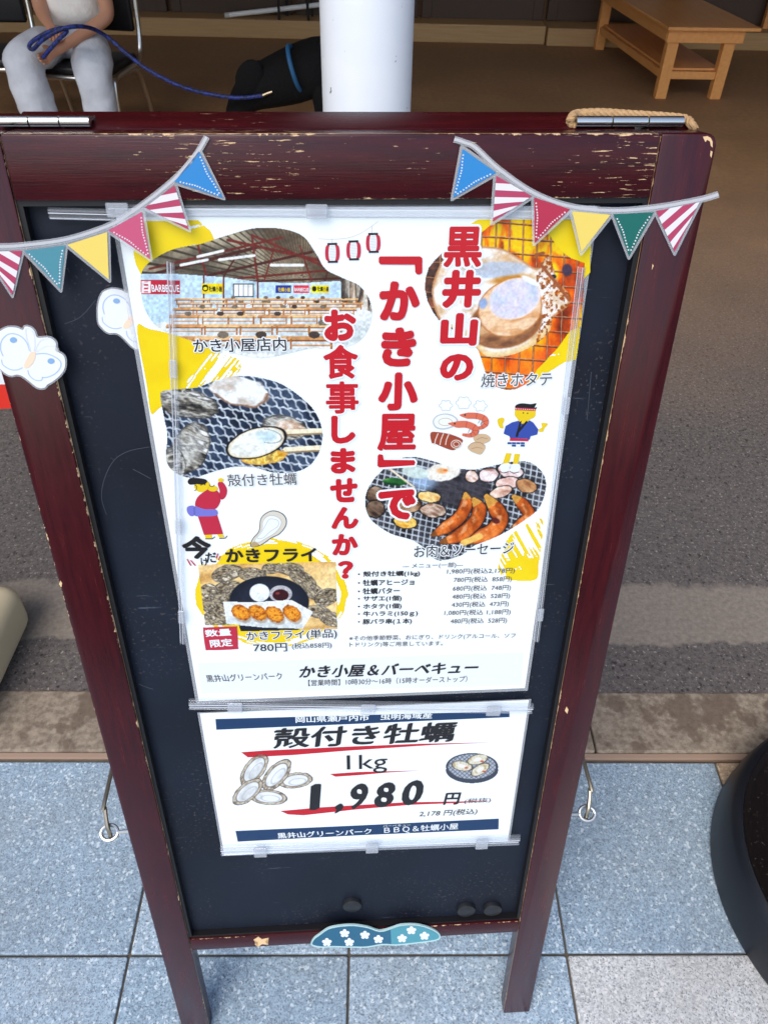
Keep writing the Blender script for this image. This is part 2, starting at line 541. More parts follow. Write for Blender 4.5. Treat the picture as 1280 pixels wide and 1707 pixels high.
# paving tiles, each a bevelled slab on dark mortar
G0, GT, GY, GYAW = -0.03498, 0.4106, 0.51433, 0.02316
cg, sg_ = math.cos(GYAW), math.sin(GYAW)
def tile_mat(name, c0, c1, lightsp):
    m = pmat(name, c0, .75); N = NT(m)
    a = N.noise(150, 4, .75); b = N.noise(75, 3, .6); c = N.noise(3, 3); v = N.vor(55)
    vc = N.n('ShaderNodeSeparateColor'); N.l(N.vor(420, (1, 1, 1), 'F1', 1), vc.inputs[0])
    vd = N.n('ShaderNodeSeparateColor'); N.l(N.vor(210, (1, 1, 1), 'F1', 1), vd.inputs[0])
    gr = N.math('ADD', N.math('MULTIPLY', vc.outputs[0], .62), N.math('MULTIPLY', vd.outputs[0], .38))
    base = N.mix(N.ramp(N.math('ADD', gr, N.math('MULTIPLY', N.math('SUBTRACT', a, .5), .5)), .2, .8), c0, c1)
    base = N.mix(N.ramp(vd.outputs[1], .92, .94, 0, .75), base, lightsp)
    base = N.mix(N.ramp(b, .64, .70, 0, .5), base, lightsp)
    base = N.mix(N.ramp(v, .20, .10, 0, .55), base, lightsp)
    base = N.mix(N.ramp(vc.outputs[1], .87, .89, 0, .6), base, rgb(76, 82, 92))
    base = N.mix(N.ramp(c, .35, .75, 0, .35), base, rgb(120, 116, 110))
    base = N.mix(N.ramp(N.noise(1.7, 4, .65, off=(random.random() * 9, 2, 0)), .5, .75, 0, .3), base, rgb(150, 140, 128))
    N.color(base); N.bump(a, .35, .0015)
    return m
tm = [tile_mat('granite_tile', rgb(130, 152, 170), rgb(174, 197, 214), rgb(222, 234, 241)),
      tile_mat('pale_tile', rgb(172, 174, 174), rgb(220, 221, 220), rgb(235, 232, 228)),
      tile_mat('tan_tile', rgb(158, 132, 104), rgb(190, 164, 132), rgb(205, 182, 152)),
      tile_mat('granite_tile_b', rgb(122, 143, 160), rgb(164, 187, 204), rgb(216, 229, 236)), tile_mat('granite_tile_c', rgb(136, 156, 172), rgb(180, 201, 216), rgb(226, 236, 241))]
mb = MB()
for i in range(-9, 10):
    for j in range(-4, 1):
        x0, y0 = G0 + i * GT, GY + j * GT
        g = .0022
        mi = random.choice((0, 3, 4))
        if i == 1 and j == -1: mi = 1
        elif i >= 2 and j == 0: mi = 2
        elif random.random() < .12 and j < -1: mi = 1
        M = Matrix(((cg, -sg_, 0, 0), (sg_, cg, 0, 0), (0, 0, 1, random.uniform(-.0008, .0008)), (0, 0, 0, 1)))
        mb.box(x0 + g, x0 + GT - g, y0 + g, y0 + GT - g - (.012 if j == 0 else 0), -.04, 0, .003, mi, M, 2)
tag(mb.build('pavement', tm), kind='structure')
m = pmat('mortar', rgb(62, 58, 52), .95); N = NT(m)
N.color(N.mix(N.noise(60, 4), rgb(66, 60, 52), rgb(116, 106, 92)))
mb = MB(); mb.box(-4, 4, -1.2, .93, -.05, -.006); tag(mb.build('paving_bed', m), kind='structure')
# kerb stones and concrete floor
KY0 = at_z(640, 1257, 0).y; KY1 = at_z(640, 1153, 0).y
m = pmat('kerb_stone', rgb(150, 128, 104), .8); N = NT(m)
st = N.noise(9, 5, .65); st2 = N.noise(70, 4, .6)
base = N.mix(N.ramp(st2, .35, .65), rgb(118, 104, 90), rgb(156, 142, 124))
base = N.mix(N.ramp(st, .50, .56, 0, .75), base, rgb(96, 80, 66))
base = N.mix(N.ramp(N.noise(220, 2), .64, .7, 0, .6), base, rgb(70, 60, 52))
N.color(base); N.bump(st2, .3, .002)
mb = MB()
kx = [-4.1, -3.1, -2.1, -1.1, -.12, .52, 1.5, 2.5, 3.5]
Mk = Matrix(((cg, -sg_, 0, 0), (sg_, cg, 0, 0), (0, 0, 1, 0), (0, 0, 0, 1)))
for a, b in zip(kx, kx[1:]):
    mb.box(a + .002, b - .002, KY0 + .004, KY1 - .002, -.05, .004, .005, 0, Mk)
tag(mb.build('kerb', m), kind='structure')
m = pmat('kerb_edge', rgb(172, 132, 104), .85)
NT(m).color(NT(m).mix(.5, rgb(166, 142, 122), rgb(146, 120, 102)))
mb = MB(); mb.box(-4, 4, KY0 - .012, KY0 + .003, -.05, -.001, .002, 0, Mk); tag(mb.build('kerb_joint', m), kind='structure')

m = pmat('floor_concrete', rgb(90, 80, 76), .85); N = NT(m)
o = N.xyz()
fn = N.noise(26, 5, .65); fn2 = N.noise(75, 4, .7); big = N.noise(1.3, 4, .6)
near = N.mix(N.ramp(fn2, .3, .7), rgb(58, 53, 52), rgb(112, 105, 101))
near = N.mix(N.ramp(fn, .35, .7, 0, .4), near, rgb(112, 104, 100))
near = N.mix(N.ramp(N.noise(48, 4, .7, (1, .75, 1), off=(2, 0, 0)), .60, .66, 0, .8), near, rgb(34, 30, 31))
near = N.mix(N.ramp(N.noise(130, 3, .7, off=(7, 3, 0)), .57, .63, 0, .8), near, rgb(38, 34, 34))
near = N.mix(N.ramp(N.noise(110, 3, .6, off=(4, 0, 0)), .61, .67, 0, .75), near, rgb(168, 158, 148))
near = N.mix(N.ramp(N.vor(34, (1, .8, 1)), .16, .09, 0, .8), near, rgb(30, 27, 28))
# pale worn band beside the kerb, ragged edges
by0 = at_z(1100, 1082, 0).y; by1 = at_z(1100, 985, 0).y
yy = N.math('ADD', o[1], N.math('MULTIPLY', N.math('SUBTRACT', N.noise(7, 5, .65), .5), .12))
band = N.math('MULTIPLY', N.ramp(yy, by0 - .006, by0 + .006), N.ramp(yy, by1 + .012, by1 - .012))
pale = N.mix(N.ramp(fn2, .3, .7), rgb(112, 103, 95), rgb(144, 134, 122))
near = N.mix(band, near, pale)
far = N.mix(N.ramp(big, .3, .7), rgb(152, 114, 76), rgb(178, 136, 92))
far = N.mix(N.ramp(fn, .35, .7, 0, .4), far, rgb(108, 88, 68))
fl = N.mix(N.ramp(N.math('ADD', o[1], N.math('MULTIPLY', big, .8)), 2.6, 5.6), near, far)
N.color(fl); N.bump(fn2, .4, .003); N.rough(N.ramp(big, .3, .7, .6, .85))
mb = MB(); mb.add([(-7, KY1 - .02, 0), (7, KY1 - .02, 0), (7, 9.2, 0), (-7, 9.2, 0)], [(0, 1, 2, 3)])
fo = tag(mb.build('floor', m), kind='structure')
fo.matrix_world = Mk

# ---- the open-fronted shop the board stands in front of
WY = at_z(600, 68, 0).y
m_wall = pmat('brown_panel', rgb(92, 66, 44), .6); N = NT(m_wall)
N.color(N.mix(N.noise(3, 4, .6, (8, 8, 1)), rgb(104, 70, 44), rgb(140, 98, 62)))
m_sill = pmat('sill_wood', rgb(190, 150, 100), .6); N = NT(m_sill)
N.color(N.mix(N.noise(3, 5, .6, (1, 20, 20)), rgb(166, 126, 80), rgb(205, 166, 114)))
m_frame = pmat('door_frame', rgb(70, 48, 32), .5)
m_pane = pmat('door_pane', rgb(140, 132, 124), .35)
m_plaster = pmat('plaster', rgb(214, 200, 176), .9)
m_roof = pmat('roof_board', rgb(196, 170, 132), .9)
m_steel = pmat('dark_steel', rgb(60, 52, 46), .6)

wl = empty('shop_wall', (0, WY + .35, 0))
tag(wl, 'brown back wall of the shop with sliding doors on a tan plinth', 'wall')
mb = MB(); mb.box(-7, 7, WY + .32, WY + .45, 0, 4.0); mb.build('wall_panel', m_wall, wl, wl.location)
mb = MB(); mb.box(-7, 1.35, WY, WY + .32, 0, .145, .01); mb.build('plinth', m_sill, wl, wl.location)
mb = MB(); mb.box(1.36, 7, WY - .05, WY + .32, 0, .14, .01); mb.build('plinth', m_sill, wl, wl.location)
x = -6.6
while x < 6.6:
    d = MB()
    d.box(x, x + .09, WY + .24, WY + .31, .146, 2.3, .004); d.box(x + 1.01, x + 1.1, WY + .24, WY + .31, .146, 2.3, .004)
    d.box(x + .09, x + 1.01, WY + .25, WY + .30, .146, .38); d.box(x + .09, x + 1.01, WY + .25, WY + .30, 1.15, 1.27); d.box(x + .09, x + 1.01, WY + .25, WY + .30, 2.2, 2.3)
    dd = d.build('door', m_frame, wl, wl.location)
    p = MB(); p.box(x + .09, x + 1.01, WY + .27, WY + .285, .38, 1.15); p.box(x + .09, x + 1.01, WY + .27, WY + .285, 1.27, 2.2)
    p.build('pane', m_pane, dd, (0, 0, 0) if False else wl.location)
    x += 1.14
for sx in (-1, 1):
    w = MB(); w.box(sx * 7 - .1, sx * 7 + .1, 1.3, WY + .45, 0, 4.0)
    o_ = w.build('side_wall', m_plaster, None, None)
    tag(o_, 'plain plaster side wall closing the %s end of the shop' % ('left' if sx < 0 else 'right'), 'wall')
rf = empty('unseen_roof', (0, 4.5, 4.0)); tag(rf, 'unseen boarded roof over the shop front, added to darken the inside', 'roof')  # roof out of view, added to darken the shop, its height set for light
mb = MB(); mb.box(-7.2, 7.2, 1.5, WY + .5, 4.0, 4.15); mb.build('roof_deck', m_roof, rf, rf.location)
for k in range(6):
    mb = MB(); yy_ = 1.6 + k * 1.3; mb.box(-7, 7, yy_, yy_ + .1, 3.82, 3.998); mb.build('beam', m_steel, rf, rf.location)

# white round post
PY = 1.72
def post_geo():
    pl = at_y(531, 185, PY); pr = at_y(687, 185, PY)
    return (pl.x + pr.x) / 2, (pr.x - pl.x) / 2 * .985
pcx, prd = post_geo()
m = pmat('white_paint', rgb(232, 236, 240), .35, spec=.5); N = NT(m)
ch = N.noise(22, 5, .7); ch2 = N.noise(4, 3)
bb = N.mix(N.ramp(ch2, .3, .7), rgb(224, 230, 238), rgb(240, 242, 244))
bb = N.mix(N.ramp(ch, .665, .68), bb, rgb(110, 106, 100))
bb = N.mix(N.ramp(N.noise(60, 3, .6, (1, 1, .4), off=(3, 1, 0)), .70, .72), bb, rgb(96, 92, 90))
N.color(bb); N.bump(N.noise(14, 4, .6), .15, .003)
pc = empty('round_post', (pcx, PY + prd, 0)); tag(pc, 'white painted round post with small chips holding up the shop roof', 'post')
mb = MB(); mb.lathe([(prd, .06), (prd, 3.82)], (pcx, PY + prd, 0), 64); mb.build('shaft', m, pc, pc.location, True)
mb = MB(); mb.lathe([(prd + .03, 0), (prd + .03, .05), (prd + .015, .06), (prd, .0605)], (pcx, PY + prd, 0), 64); mb.build('collar', m, pc, pc.location, True)
# ================================================================== SIGN BOARD
HW = SW / 2
FT = .028          # thickness of the frame
sb = empty('sandwich_board', S_O, None)
sb.matrix_world = SM
tag(sb, 'dark red wooden A-frame chalkboard sign with worn paint standing on the paving', 'sign board')
def spart(mb, name, mats, smooth=False, parent=None): 
    o = mb.build(name, mats, parent or sb, None, smooth); return o
TOP = on(600, 223, 0)[1]; RB = on(600, 333, 0)[1]
vt0 = on(865, 1563, 0)[1]; vt1 = on(312, 1560, 0)[1]
BR0, BR1 = .262, .292
def post(x0, x1, side):
    mb = MB(); bm = bmesh.new(); bmesh.ops.create_cube(bm, size=1)
    for v in bm.verts: v.co = Vector(((x0 + x1) / 2 + v.co.x * (x1 - x0), FT / 2 + v.co.y * FT, TOP / 2 + v.co.z * TOP))
    es = [e for e in bm.edges if all(v.co.z > TOP - .01 for v in e.verts) and abs(e.verts[0].co.x - e.verts[1].co.x) < 1e-5
          and abs(e.verts[0].co.x - (x1 if side > 0 else x0)) < 1e-4]
    bmesh.ops.bevel(bm, geom=es, offset=.010, segments=8, affect='EDGES', profile=.5)
    es = [e for e in bm.edges if e.calc_face_angle(0) > .5]
    bmesh.ops.bevel(bm, geom=es, offset=.0022, segments=2, affect='EDGES', profile=.5, clamp_overlap=True)
    mb.bm(bm); return mb
spart(post(-HW, -HW + PW, -1), 'post', wood_dark('maroon_wood_a', 2, 0, -HW, -HW + PW, 0, 1.1), True)
spart(post(HW - PW, HW, 1), 'post', wood_dark('maroon_wood_b', 2, 0, HW - PW, HW, 0, .35), True)
mb = MB(); mb.box(-HW + PW + .0006, HW - PW - .0006, 0, FT, RB, TOP, .002)
spart(mb, 'top_rail', wood_dark('maroon_wood_c', 0, 2, RB, TOP, 1.3, 1.1), True)
mb = MB(); mb.box(-HW + PW + .0006, HW - PW - .0006, .0015, FT, BR0, BR1, .002)
lr = spart(mb, 'bottom_rail', wood_dark('maroon_wood_d', 0, 2, BR0, BR1, 0, .5), True)
PD = .015
mb = MB(); mb.box(-HW + PW, HW - PW, PD, PD + .006, BR1 - .001, RB + .001); spart(mb, 'chalkboard', board_mat())
mk = pmat('gap_shadow', rgb(14, 12, 14), .5)
# black strip round the chalkboard: frame side face with its shadow painted in
mb = MB(); t = .0045
mb.box(-HW + PW, -HW + PW + t, .004, PD - .0003, BR1 + t, RB - t); mb.box(HW - PW - t, HW - PW, .004, PD - .0003, BR1 + t, RB - t)
mb.box(-HW + PW, HW - PW, .004, PD - .0003, RB - t, RB - .0002); mb.box(-HW + PW, HW - PW, .006, PD - .0003, BR1 + .0002, BR1 + t)
spart(mb, 'shaded_side_strip', mk)
# bare patch of the bottom rail
mb = MB(); slab(mb, [(423, 1567), (431, 1562), (437, 1566), (448, 1564), (442, 1570), (447, 1575), (437, 1574), (430, 1579), (425, 1574), (430, 1570)], .0008, .0009)
spart(mb, 'paint_chip', pmat('bare_wood', CREAM, .8))

for sc_ in ([(250, 745), (215, 752), (190, 768), (174, 800), (170, 830), (178, 858)], [(160, 500), (135, 528), (108, 540)], [(222, 782), (252, 798)], [(230, 1140), (246, 1146), (256, 1149)], [(985, 620), (978, 700)]):
    mb = MB(); P_ = sm2(sc_, 6) if len(sc_) > 2 else sc_
    ptube(mb, P_, .9, PD - .0002); spart(mb, 'chalk_scratch', pmat('chalk_dust', rgb(62, 68, 80), .8))
for P_ in ([(1171, 228), (1179, 227), (1184, 230), (1187, 236), (1187, 246), (1184, 243), (1183, 236), (1178, 233), (1175, 237)], [(1184, 251), (1187, 253), (1185, 263), (1183, 259)],
           [(101, 968), (104, 972), (103, 979), (99, 974)], [(944, 1178), (947, 1183), (945, 1190), (941, 1185)], [(1087, 440), (1089, 443), (1086, 450)]):
    mb = MB(); slab(mb, P_, -.0004, .0022); spart(mb, 'paint_chip', pmat('bare_wood', CREAM, .8))
# rear frame, hinged at the top and leaning the other way
hx = Vector((0, FT + .004, TOP))
ang = 2 * LEAN
RM = Matrix.Translation(hx) @ Matrix.Rotation(ang, 4, 'X')   # local z up along rear frame, y outward/back
def rbox(mb, x0, x1, y0, y1, z0, z1, bev=.002): mb.box(x0, x1, y0, y1, z0, z1, bev, 0, RM)
RL = -TOP
mr = wood_dark('maroon_wood_e', 0, 2, -50, 50, .25, 0)
mb = MB(); rbox(mb, -HW + .0475, HW - .0475 - .01, 0, .031, -.055, 0); spart(mb, 'rear_top_rail', mr, True)
for sx in (-1, 1):
    mb = MB(); a, b = sorted((sx * (HW - .008), sx * (HW - .047 - .0005)))
    rbox(mb, a, b, 0, .030, RL, -.001); spart(mb, 'rear_post', mr, True)
mb = MB(); rbox(mb, -HW + .05, HW - .05, .002, .026, -1.17, -1.14); spart(mb, 'rear_bottom_rail', mr, True)
mb = MB(); rbox(mb, -HW + .05, HW - .05, .012, .018, -1.138, -.057, 0); spart(mb, 'rear_panel', board_mat())

steel = pmat('steel', rgb(205, 205, 200), .22, 1.0)
steel2 = pmat('zinc', rgb(196, 198, 198), .35, 1.0)
def hinge(u0, u1):
    h = MB(); n = 3; L = (u1 - u0) / n
    y = FT + .004; z = TOP + .0055
    for k in range(n):
        h.tube([(u0 + k * L + .0006, y, z), (u0 + (k + 1) * L - .0006, y, z)], .0042, 14)
    h.box(u0 + .001, u1 - .001, y + .0045, y + .022, TOP + .0015 + .0035, TOP + .0042 + .0035, 0)
    spart(h, 'hinge', steel, True)
uL = on(150, 206, FT)[0]; hinge(uL - .072, uL)
uR0 = on(960, 208, FT)[0]; uR1 = on(1140, 210, FT)[0]; hinge(uR0, uR1)
# rope handle over the right hinge
m_rope = pmat('rope', rgb(176, 140, 96), .9); N = NT(m_rope)
N.color(N.mix(N.noise(300, 3), rgb(150, 114, 74), rgb(196, 160, 116)))
ra = [(955, 214), (950, 203), (953, 195), (962, 190), (1000, 188), (1050, 191), (1100, 194), (1140, 198), (1152, 207), (1156, 216)]
rp = []
for i, (px, py) in enumerate(ra):
    Y_ = .712 if 2 < i < 8 else .70
    p = SM.inverted() @ at_y(px, py, Y_); rp.append(p)
P = smooth_path(rp, 12)
mb = MB()
tot = 0; acc = [0]
for a, b in zip(P, P[1:]): tot += (b - a).length; acc.append(tot)
for s_ in range(3):
    st = []
    for i, p in enumerate(P):
        t = (P[min(i + 1, len(P) - 1)] - P[max(i - 1, 0)]).normalized()
        x_ = t.orthogonal().normalized() if abs(t.z) > .9 else Vector((0, 0, 1)).cross(t).normalized()
        y_ = t.cross(x_); a_ = acc[i] / .016 * 2 * math.pi + s_ * 2.0944
        st.append(p + (x_ * math.cos(a_) + y_ * math.sin(a_)) * .0017)
    mb.tube(st, .0021, 7)
spart(mb, 'rope_handle', m_rope, True)
# stay hooks: an eye screwed in the edge of the post and a wire hook running to the rear frame
for (ex, ey, sx) in ((183, 1388, -1), (978, 1356, 1)):
    yq = .018
    e = Vector(on(ex, ey, yq)); c_ = Vector((e.x, yq, e.y))
    edge = Vector((sx * HW, yq, e.y + .002))
    h = MB()
    ring = [c_ + Vector((math.cos(k / 20 * 2 * math.pi) * .0115, math.sin(k / 20 * 2 * math.pi) * .008, math.sin(k / 20 * 2 * math.pi) * .006)) for k in range(21)]
    h.tube(ring, .0026, 8); h.tube([c_ + Vector((-sx * .0115, 0, 0)), edge - Vector((sx * .01, 0, 0))], .0027, 8)
    ey_ = spart(h, 'eye_screw', steel2, True)
    hk = MB()
    tgt = c_ + Vector((-sx * .003, .19, .085))
    hk.tube(smooth_path([c_ + Vector((-sx * .002, -.004, -.012)), c_ + Vector((0, 0, .004)), c_ + Vector((sx * .002, .004, .012)), c_ + Vector((sx * .006, .02, .028)), c_ + Vector((sx * .006, .03, .036)), tgt], 5), .0031, 8)
    spart(hk, 'stay_hook', pmat('hook_wire', rgb(160, 152, 136), .4, 1.0), True)

# ------------------------------------------------------------------ magnets, cut-outs
mm = pmat('magnet_plastic', rgb(30, 31, 34), .4)
for (mx, my, lab) in ((587, 1511, 'round black magnet alone in the middle of the lower chalkboard'),
                      (777, 1519, 'left one of two round black magnets at the lower right of the chalkboard'),
                      (821, 1518, 'round black magnet nearest the right post on the chalkboard')):
    u, v = on(mx, my, PD - .006)
    o = MB(); prof = [(0, -.0075), (.0125, -.0075), (.0142, -.0065), (.0148, -.0045), (.0150, 0)]
    R = Matrix(((1, 0, 0, 0), (0, 0, 1, 0), (0, -1, 0, 0), (0, 0, 0, 1)))
    vs = MB(); vs.lathe([(r, z) for r, z in prof], (0, 0, 0), 32)
    o.add([(x, z, y) for x, y, z in vs.v], [f[::-1] for f in vs.f]) 
    ob = o.build('magnet', mm, None, None, True)
    ob.matrix_world = SM @ Matrix.Translation((u, PD - .0001, v))
    tag(ob, lab, 'magnet', 'round black magnets on the chalkboard')

lam = clear_mat('laminate', (.95, .96, .97), .22, .08)
clear = clear_mat()
white_p = pmat('white_card', rgb(224, 226, 228), .3)
# butterfly cut-outs
_b = [(-6, 178), (30, 156), (60, 150), (100, 153), (130, 165), (138, 150), (152, 146), (172, 150), (190, 160), (205, 180), (215, 208), (240, 210), (268, 208), (295, 214), (315, 228), (326, 245), (327, 265), (322, 285), (350, 300), (370, 318), (378, 345), (376, 385), (362, 415), (335, 445), (300, 472), (275, 486), (262, 502), (235, 508), (205, 498), (170, 470), (130, 440), (100, 430), (70, 436), (40, 428), (10, 405), (-10, 380), (-22, 330), (-28, 280), (-26, 230), (-18, 200)]
B1 = [(x / 3.4125, 500 + y / 3.4125) for x, y in _b]
def zz(pts): return [(x / 3.4125, 500 + y / 3.4125) for x, y in pts]
def butterfly(dep, label, mp=lambda p: p):
    u, v = on(*mp((54, 595)), dep)
    T = BT('butterfly_cutout', (u, dep, v), label, 'butterfly decoration', 'white paper butterflies on the board')
    f = lambda P: [mp(p) for p in P]
    out = sm2(B1, 3, True)
    c = MB(); slab(c, f(inset(out, 1.2)), dep, .0006); T.part(c, 'laminate_edge', lam)
    c = MB(); slab(c, f(inset(out, -1.6)), dep - .0004, .0003); T.part(c, 'paper_cutout', white_p)
    d = MB(); D = dep - .0006
    blue = [(18, 215), (35, 200), (70, 192), (110, 200), (145, 225), (162, 260), (168, 295)]
    ptube(d, sm2(f(zz([(20, 320), (5, 280), (10, 235), (40, 200), (80, 192), (125, 210), (155, 245), (170, 290)])), 5), 1.6, D)
    ptube(d, sm2(f(zz([(205, 308), (260, 305), (310, 322), (345, 350), (345, 385), (315, 420), (270, 440), (240, 440)])), 5), 1.6, D)
    ptube(d, sm2(f(zz([(160, 400), (170, 430), (200, 455), (235, 458), (245, 440)])), 5), 1.4, D)
    ptube(d, sm2(f(zz([(10, 340), (20, 370), (60, 395), (100, 398), (130, 385)])), 5), 1.4, D)
    T.part(d, 'wing_outline', pmat('pale_blue_ink', rgb(164, 188, 218), .4))
    d = MB()
    ci = lambda cx, cy, rx, ry: [(cx + rx * math.cos(k / 20 * 6.283), cy + ry * math.sin(k / 20 * 6.283)) for k in range(20)]
    flat(d, f(zz(ci(78, 228, 20, 16))), D - .0001); T.part(d, 'wing_spot', pmat('blue_spot', rgb(128, 166, 206), .4))
    d = MB(); flat(d, f(zz(ci(292, 348, 20, 16))), D - .0001)
    T.part(d, 'wing_spot', pmat('blue_spot', rgb(128, 166, 206), .4))
    d = MB(); flat(d, f(zz(sm2([(172, 305), (185, 296), (202, 296), (204, 318), (196, 345), (180, 370), (160, 386), (140, 385), (142, 360), (155, 335)], 4, True))), D - .0001)
    T.part(d, 'butterfly_body', pmat('peach_ink', rgb(244, 208, 180), .4))
    d = MB()
    for pp in ([(175, 295), (165, 255), (150, 205), (150, 165), (175, 165), (195, 200), (200, 250), (195, 290)], [(200, 290), (225, 240), (260, 220), (300, 228), (318, 262), (270, 262), (240, 275), (205, 296)]):
        ptube(d, sm2(f(zz(pp)), 5), 1.2, D - .0001)
    T.part(d, 'antenna', pmat('grey_ink', rgb(214, 222, 234), .4))
butterfly(-.0012, 'whole white butterfly cut-out with blue spots stuck on the left post')
_ct, _st = math.cos(.15), math.sin(.15)
def mpb(p):
    dx, dy = p[0] - 54, p[1] - 595
    dx, dy = dx * .98, dy * .92
    return (221 + dx * _ct - dy * _st, 532 + dx * _st + dy * _ct)
butterfly(PD - .0012, 'white butterfly cut-out half hidden behind the left edge of the large poster', mpb)

# cloud cut-out with flowers on the bottom rail
zc_ = lambda P: [(x / 1.4222, 1300 + y / 1.4222) for x, y in P]
cl = sm2(zc_([(738, 392), (742, 378), (757, 366), (778, 352), (805, 346), (838, 344), (872, 349), (900, 358), (925, 352), (950, 344), (985, 343), (1015, 350), (1038, 362), (1044, 374), (1032, 382), (990, 388), (940, 393), (905, 392), (870, 398), (830, 398), (790, 397), (760, 398)]), 3, True)
u, v = on(625, 1560, -.001)
T = BT('cloud_cutout', (u, -.001, v), 'teal cloud-shaped cut-out with white flowers on the bottom rail', 'cloud decoration')
c = MB(); slab(c, cl, -.0012, .0024); T.part(c, 'laminate_edge', pmat('pale_teal', rgb(176, 206, 204), .35))
inn = inset(cl, -2.2)
tl = pmat('teal_ink', rgb(36, 94, 122), .4); tl2 = pmat('light_teal_ink', rgb(76, 146, 160), .4)
c = MB(); flat(c, [p for p in inn], -.0015); T.part(c, 'cloud_face', tl)
rt = [p for p in inn if p[0] > 648]
c = MB(); flat(c, [(x, y) for x, y in rt], -.0017); T.part(c, 'cloud_face', tl2)
for fx, fy in ((817, 364), (775, 385), (828, 385), (865, 368), (897, 378), (953, 376), (975, 357), (1006, 370)):
    fx, fy = fx / 1.4222, 1300 + fy / 1.4222; c = MB()
    for k in range(5):
        a_ = k * 1.2566 - 1.57
        px, py = fx + 5.2 * math.cos(a_), fy + 4.4 * math.sin(a_)
        flat(c, [(px + 3.2 * math.cos(q), py + 2.8 * math.sin(q)) for q in np.arange(0, 6.2, .6)], -.0019)
    flat(c, [(fx + 3 * math.cos(q), fy + 2.6 * math.sin(q)) for q in np.arange(0, 6.2, .6)], -.0018)
    T.part(c, 'flower_print', white_p)

# ------------------------------------------------------------------ bunting
INK = dict(blue=pmat('blue_flag', rgb(36, 126, 190), .3), pink=pmat('pink_flag', rgb(190, 80, 114), .3), red=pmat('red_flag', rgb(172, 42, 70), .3),
           yellow=pmat('yellow_flag', rgb(226, 200, 98), .3), teal=pmat('teal_flag', rgb(72, 134, 148), .3), green=pmat('green_flag', rgb(16, 98, 90), .3),
           stripe=pmat('stripe_flag', rgb(172, 58, 92), .3))
def bunting(cord, flags, label, dep):
    q = on(*cord[len(cord) // 2], dep)
    T = BT('bunting', (q[0], dep, q[1]), label, 'bunting', 'laminated paper bunting on the board')
    cp = sm2(cord, 6)
    c = MB(); L = []; R = []
    for i, p in enumerate(cp):
        p = Vector(p); t = (Vector(cp[min(i + 1, len(cp) - 1)]) - Vector(cp[max(i - 1, 0)])).normalized(); n = Vector((-t.y, t.x))
        L.append(tuple(p + n * 5.5)); R.append(tuple(p - n * 5.5))
    slab(c, L + R[::-1], dep, .0008); T.part(c, 'clear_strip', lam)
    c = MB(); ptube(c, cp, 5.0, dep - .0002); T.part(c, 'paper_strip', pmat('strip_white', rgb(186, 186, 190), .2))
    for col, tri, tilt in flags:
        tri = [Vector(p) for p in tri]
        g = sum(tri, Vector((0, 0))) / 3
        # rounded laminate border
        c = MB(); big = []
        t2 = inset([tuple(p) for p in tri], 5.2)
        for i in range(3):
            p, q_, r = Vector(t2[i - 1]), Vector(t2[i]), Vector(t2[(i + 1) % 3])
            a = q_ + (p - q_).normalized() * 7; b = q_ + (r - q_).normalized() * 7
            for k in range(5):
                s_ = k / 4; big.append(tuple((a * (1 - s_) + q_ * s_) * (1 - s_) + (q_ * (1 - s_) + b * s_) * s_))
        slab(c, big, dep + .0002, .0005)
        fo_ = MB(); fl = T.part(c, 'laminate_edge', lam)
        D = dep - .0002
        flat(fo_, [tuple(p) for p in tri], D, 0)
        if col == 'stripe':
            a, b, tip = tri
            # white diagonal bands
            base = b - a
            for k in range(3):
                s0, s1 = .16 + k * .30, .31 + k * .30
                A0, A1 = a + (tip - a) * s0, a + (tip - a) * s1
                B0, B1 = b + (tip - b) * max(s0 - tilt, 0), b + (tip - b) * max(s1 - tilt, 0)
                if (s0 - tilt) < 0:
                    # start on the top edge
                    B0 = a + base * min(1, s0 / tilt) if s0 < tilt else b
                    B1 = a + base * min(1, s1 / tilt) if s1 < tilt else B1
                    pts = [A0, A1, B1, b, B0] if (s1 > tilt and s0 < tilt) else [A0, A1, B1, B0]
                else: pts = [A0, A1, B1, B0]
                flat(fo_, [tuple(p) for p in pts], D - .0002, 1)
        elif col != 'yellow':
            for e0, e1 in ((tri[0], tri[2]), (tri[1], tri[2])):
                n = int((e1 - e0).length / 5.6)
                for k in range(1, n):
                    p = e0 + (e1 - e0) * (k / n); p = p + (g - p).normalized() * 5.0
                    flat(fo_, [(p.x + 1.45 * math.cos(w), p.y + 1.45 * math.sin(w)) for w in np.arange(0, 6.2, 1.05)], D - .0002, 1)
        T.part(fo_, 'flag', [INK[col], pmat('flag_white', rgb(220, 216, 220), .3)])
bunting([(345, 228), (326, 260), (300, 290), (262, 323), (215, 357), (180, 377), (112, 399), (40, 409), (0, 411), (-30, 410)],
        [('blue', [(332, 252), (291, 303), (372, 330)][::1], 0), ('stripe', [(291, 309), (242, 346), (315, 383)], .35), ('pink', [(237, 353), (181, 384), (251, 432)], 0),
         ('yellow', [(179, 387), (113, 408), (182, 466)], 0), ('teal', [(109, 409), (41, 418), (101, 482)], 0), ('stripe', [(37, 418), (-24, 420), (21, 492)], .45)],
        'left bunting of six laminated flags running from the top rail to the left post', -.0026)
bunting([(757, 232), (775, 238), (792, 246), (830, 281), (888, 321), (950, 344), (1020, 351), (1090, 346), (1165, 333), (1197, 324)],
        [('blue', [(771, 248), (827, 288), (755, 330)], 0), ('stripe', [(827, 293), (886, 327), (821, 370)], .40), ('red', [(890, 329), (950, 349), (891, 405)], 0),
         ('yellow', [(953, 352), (1017, 358), (969, 420)], 0), ('green', [(1022, 357), (1089, 354), (1048, 427)], 0), ('stripe', [(1093, 352), (1165, 337), (1124, 420)], .5)],
        'right bunting of six laminated flags running from the top rail to the right post', -.0026)

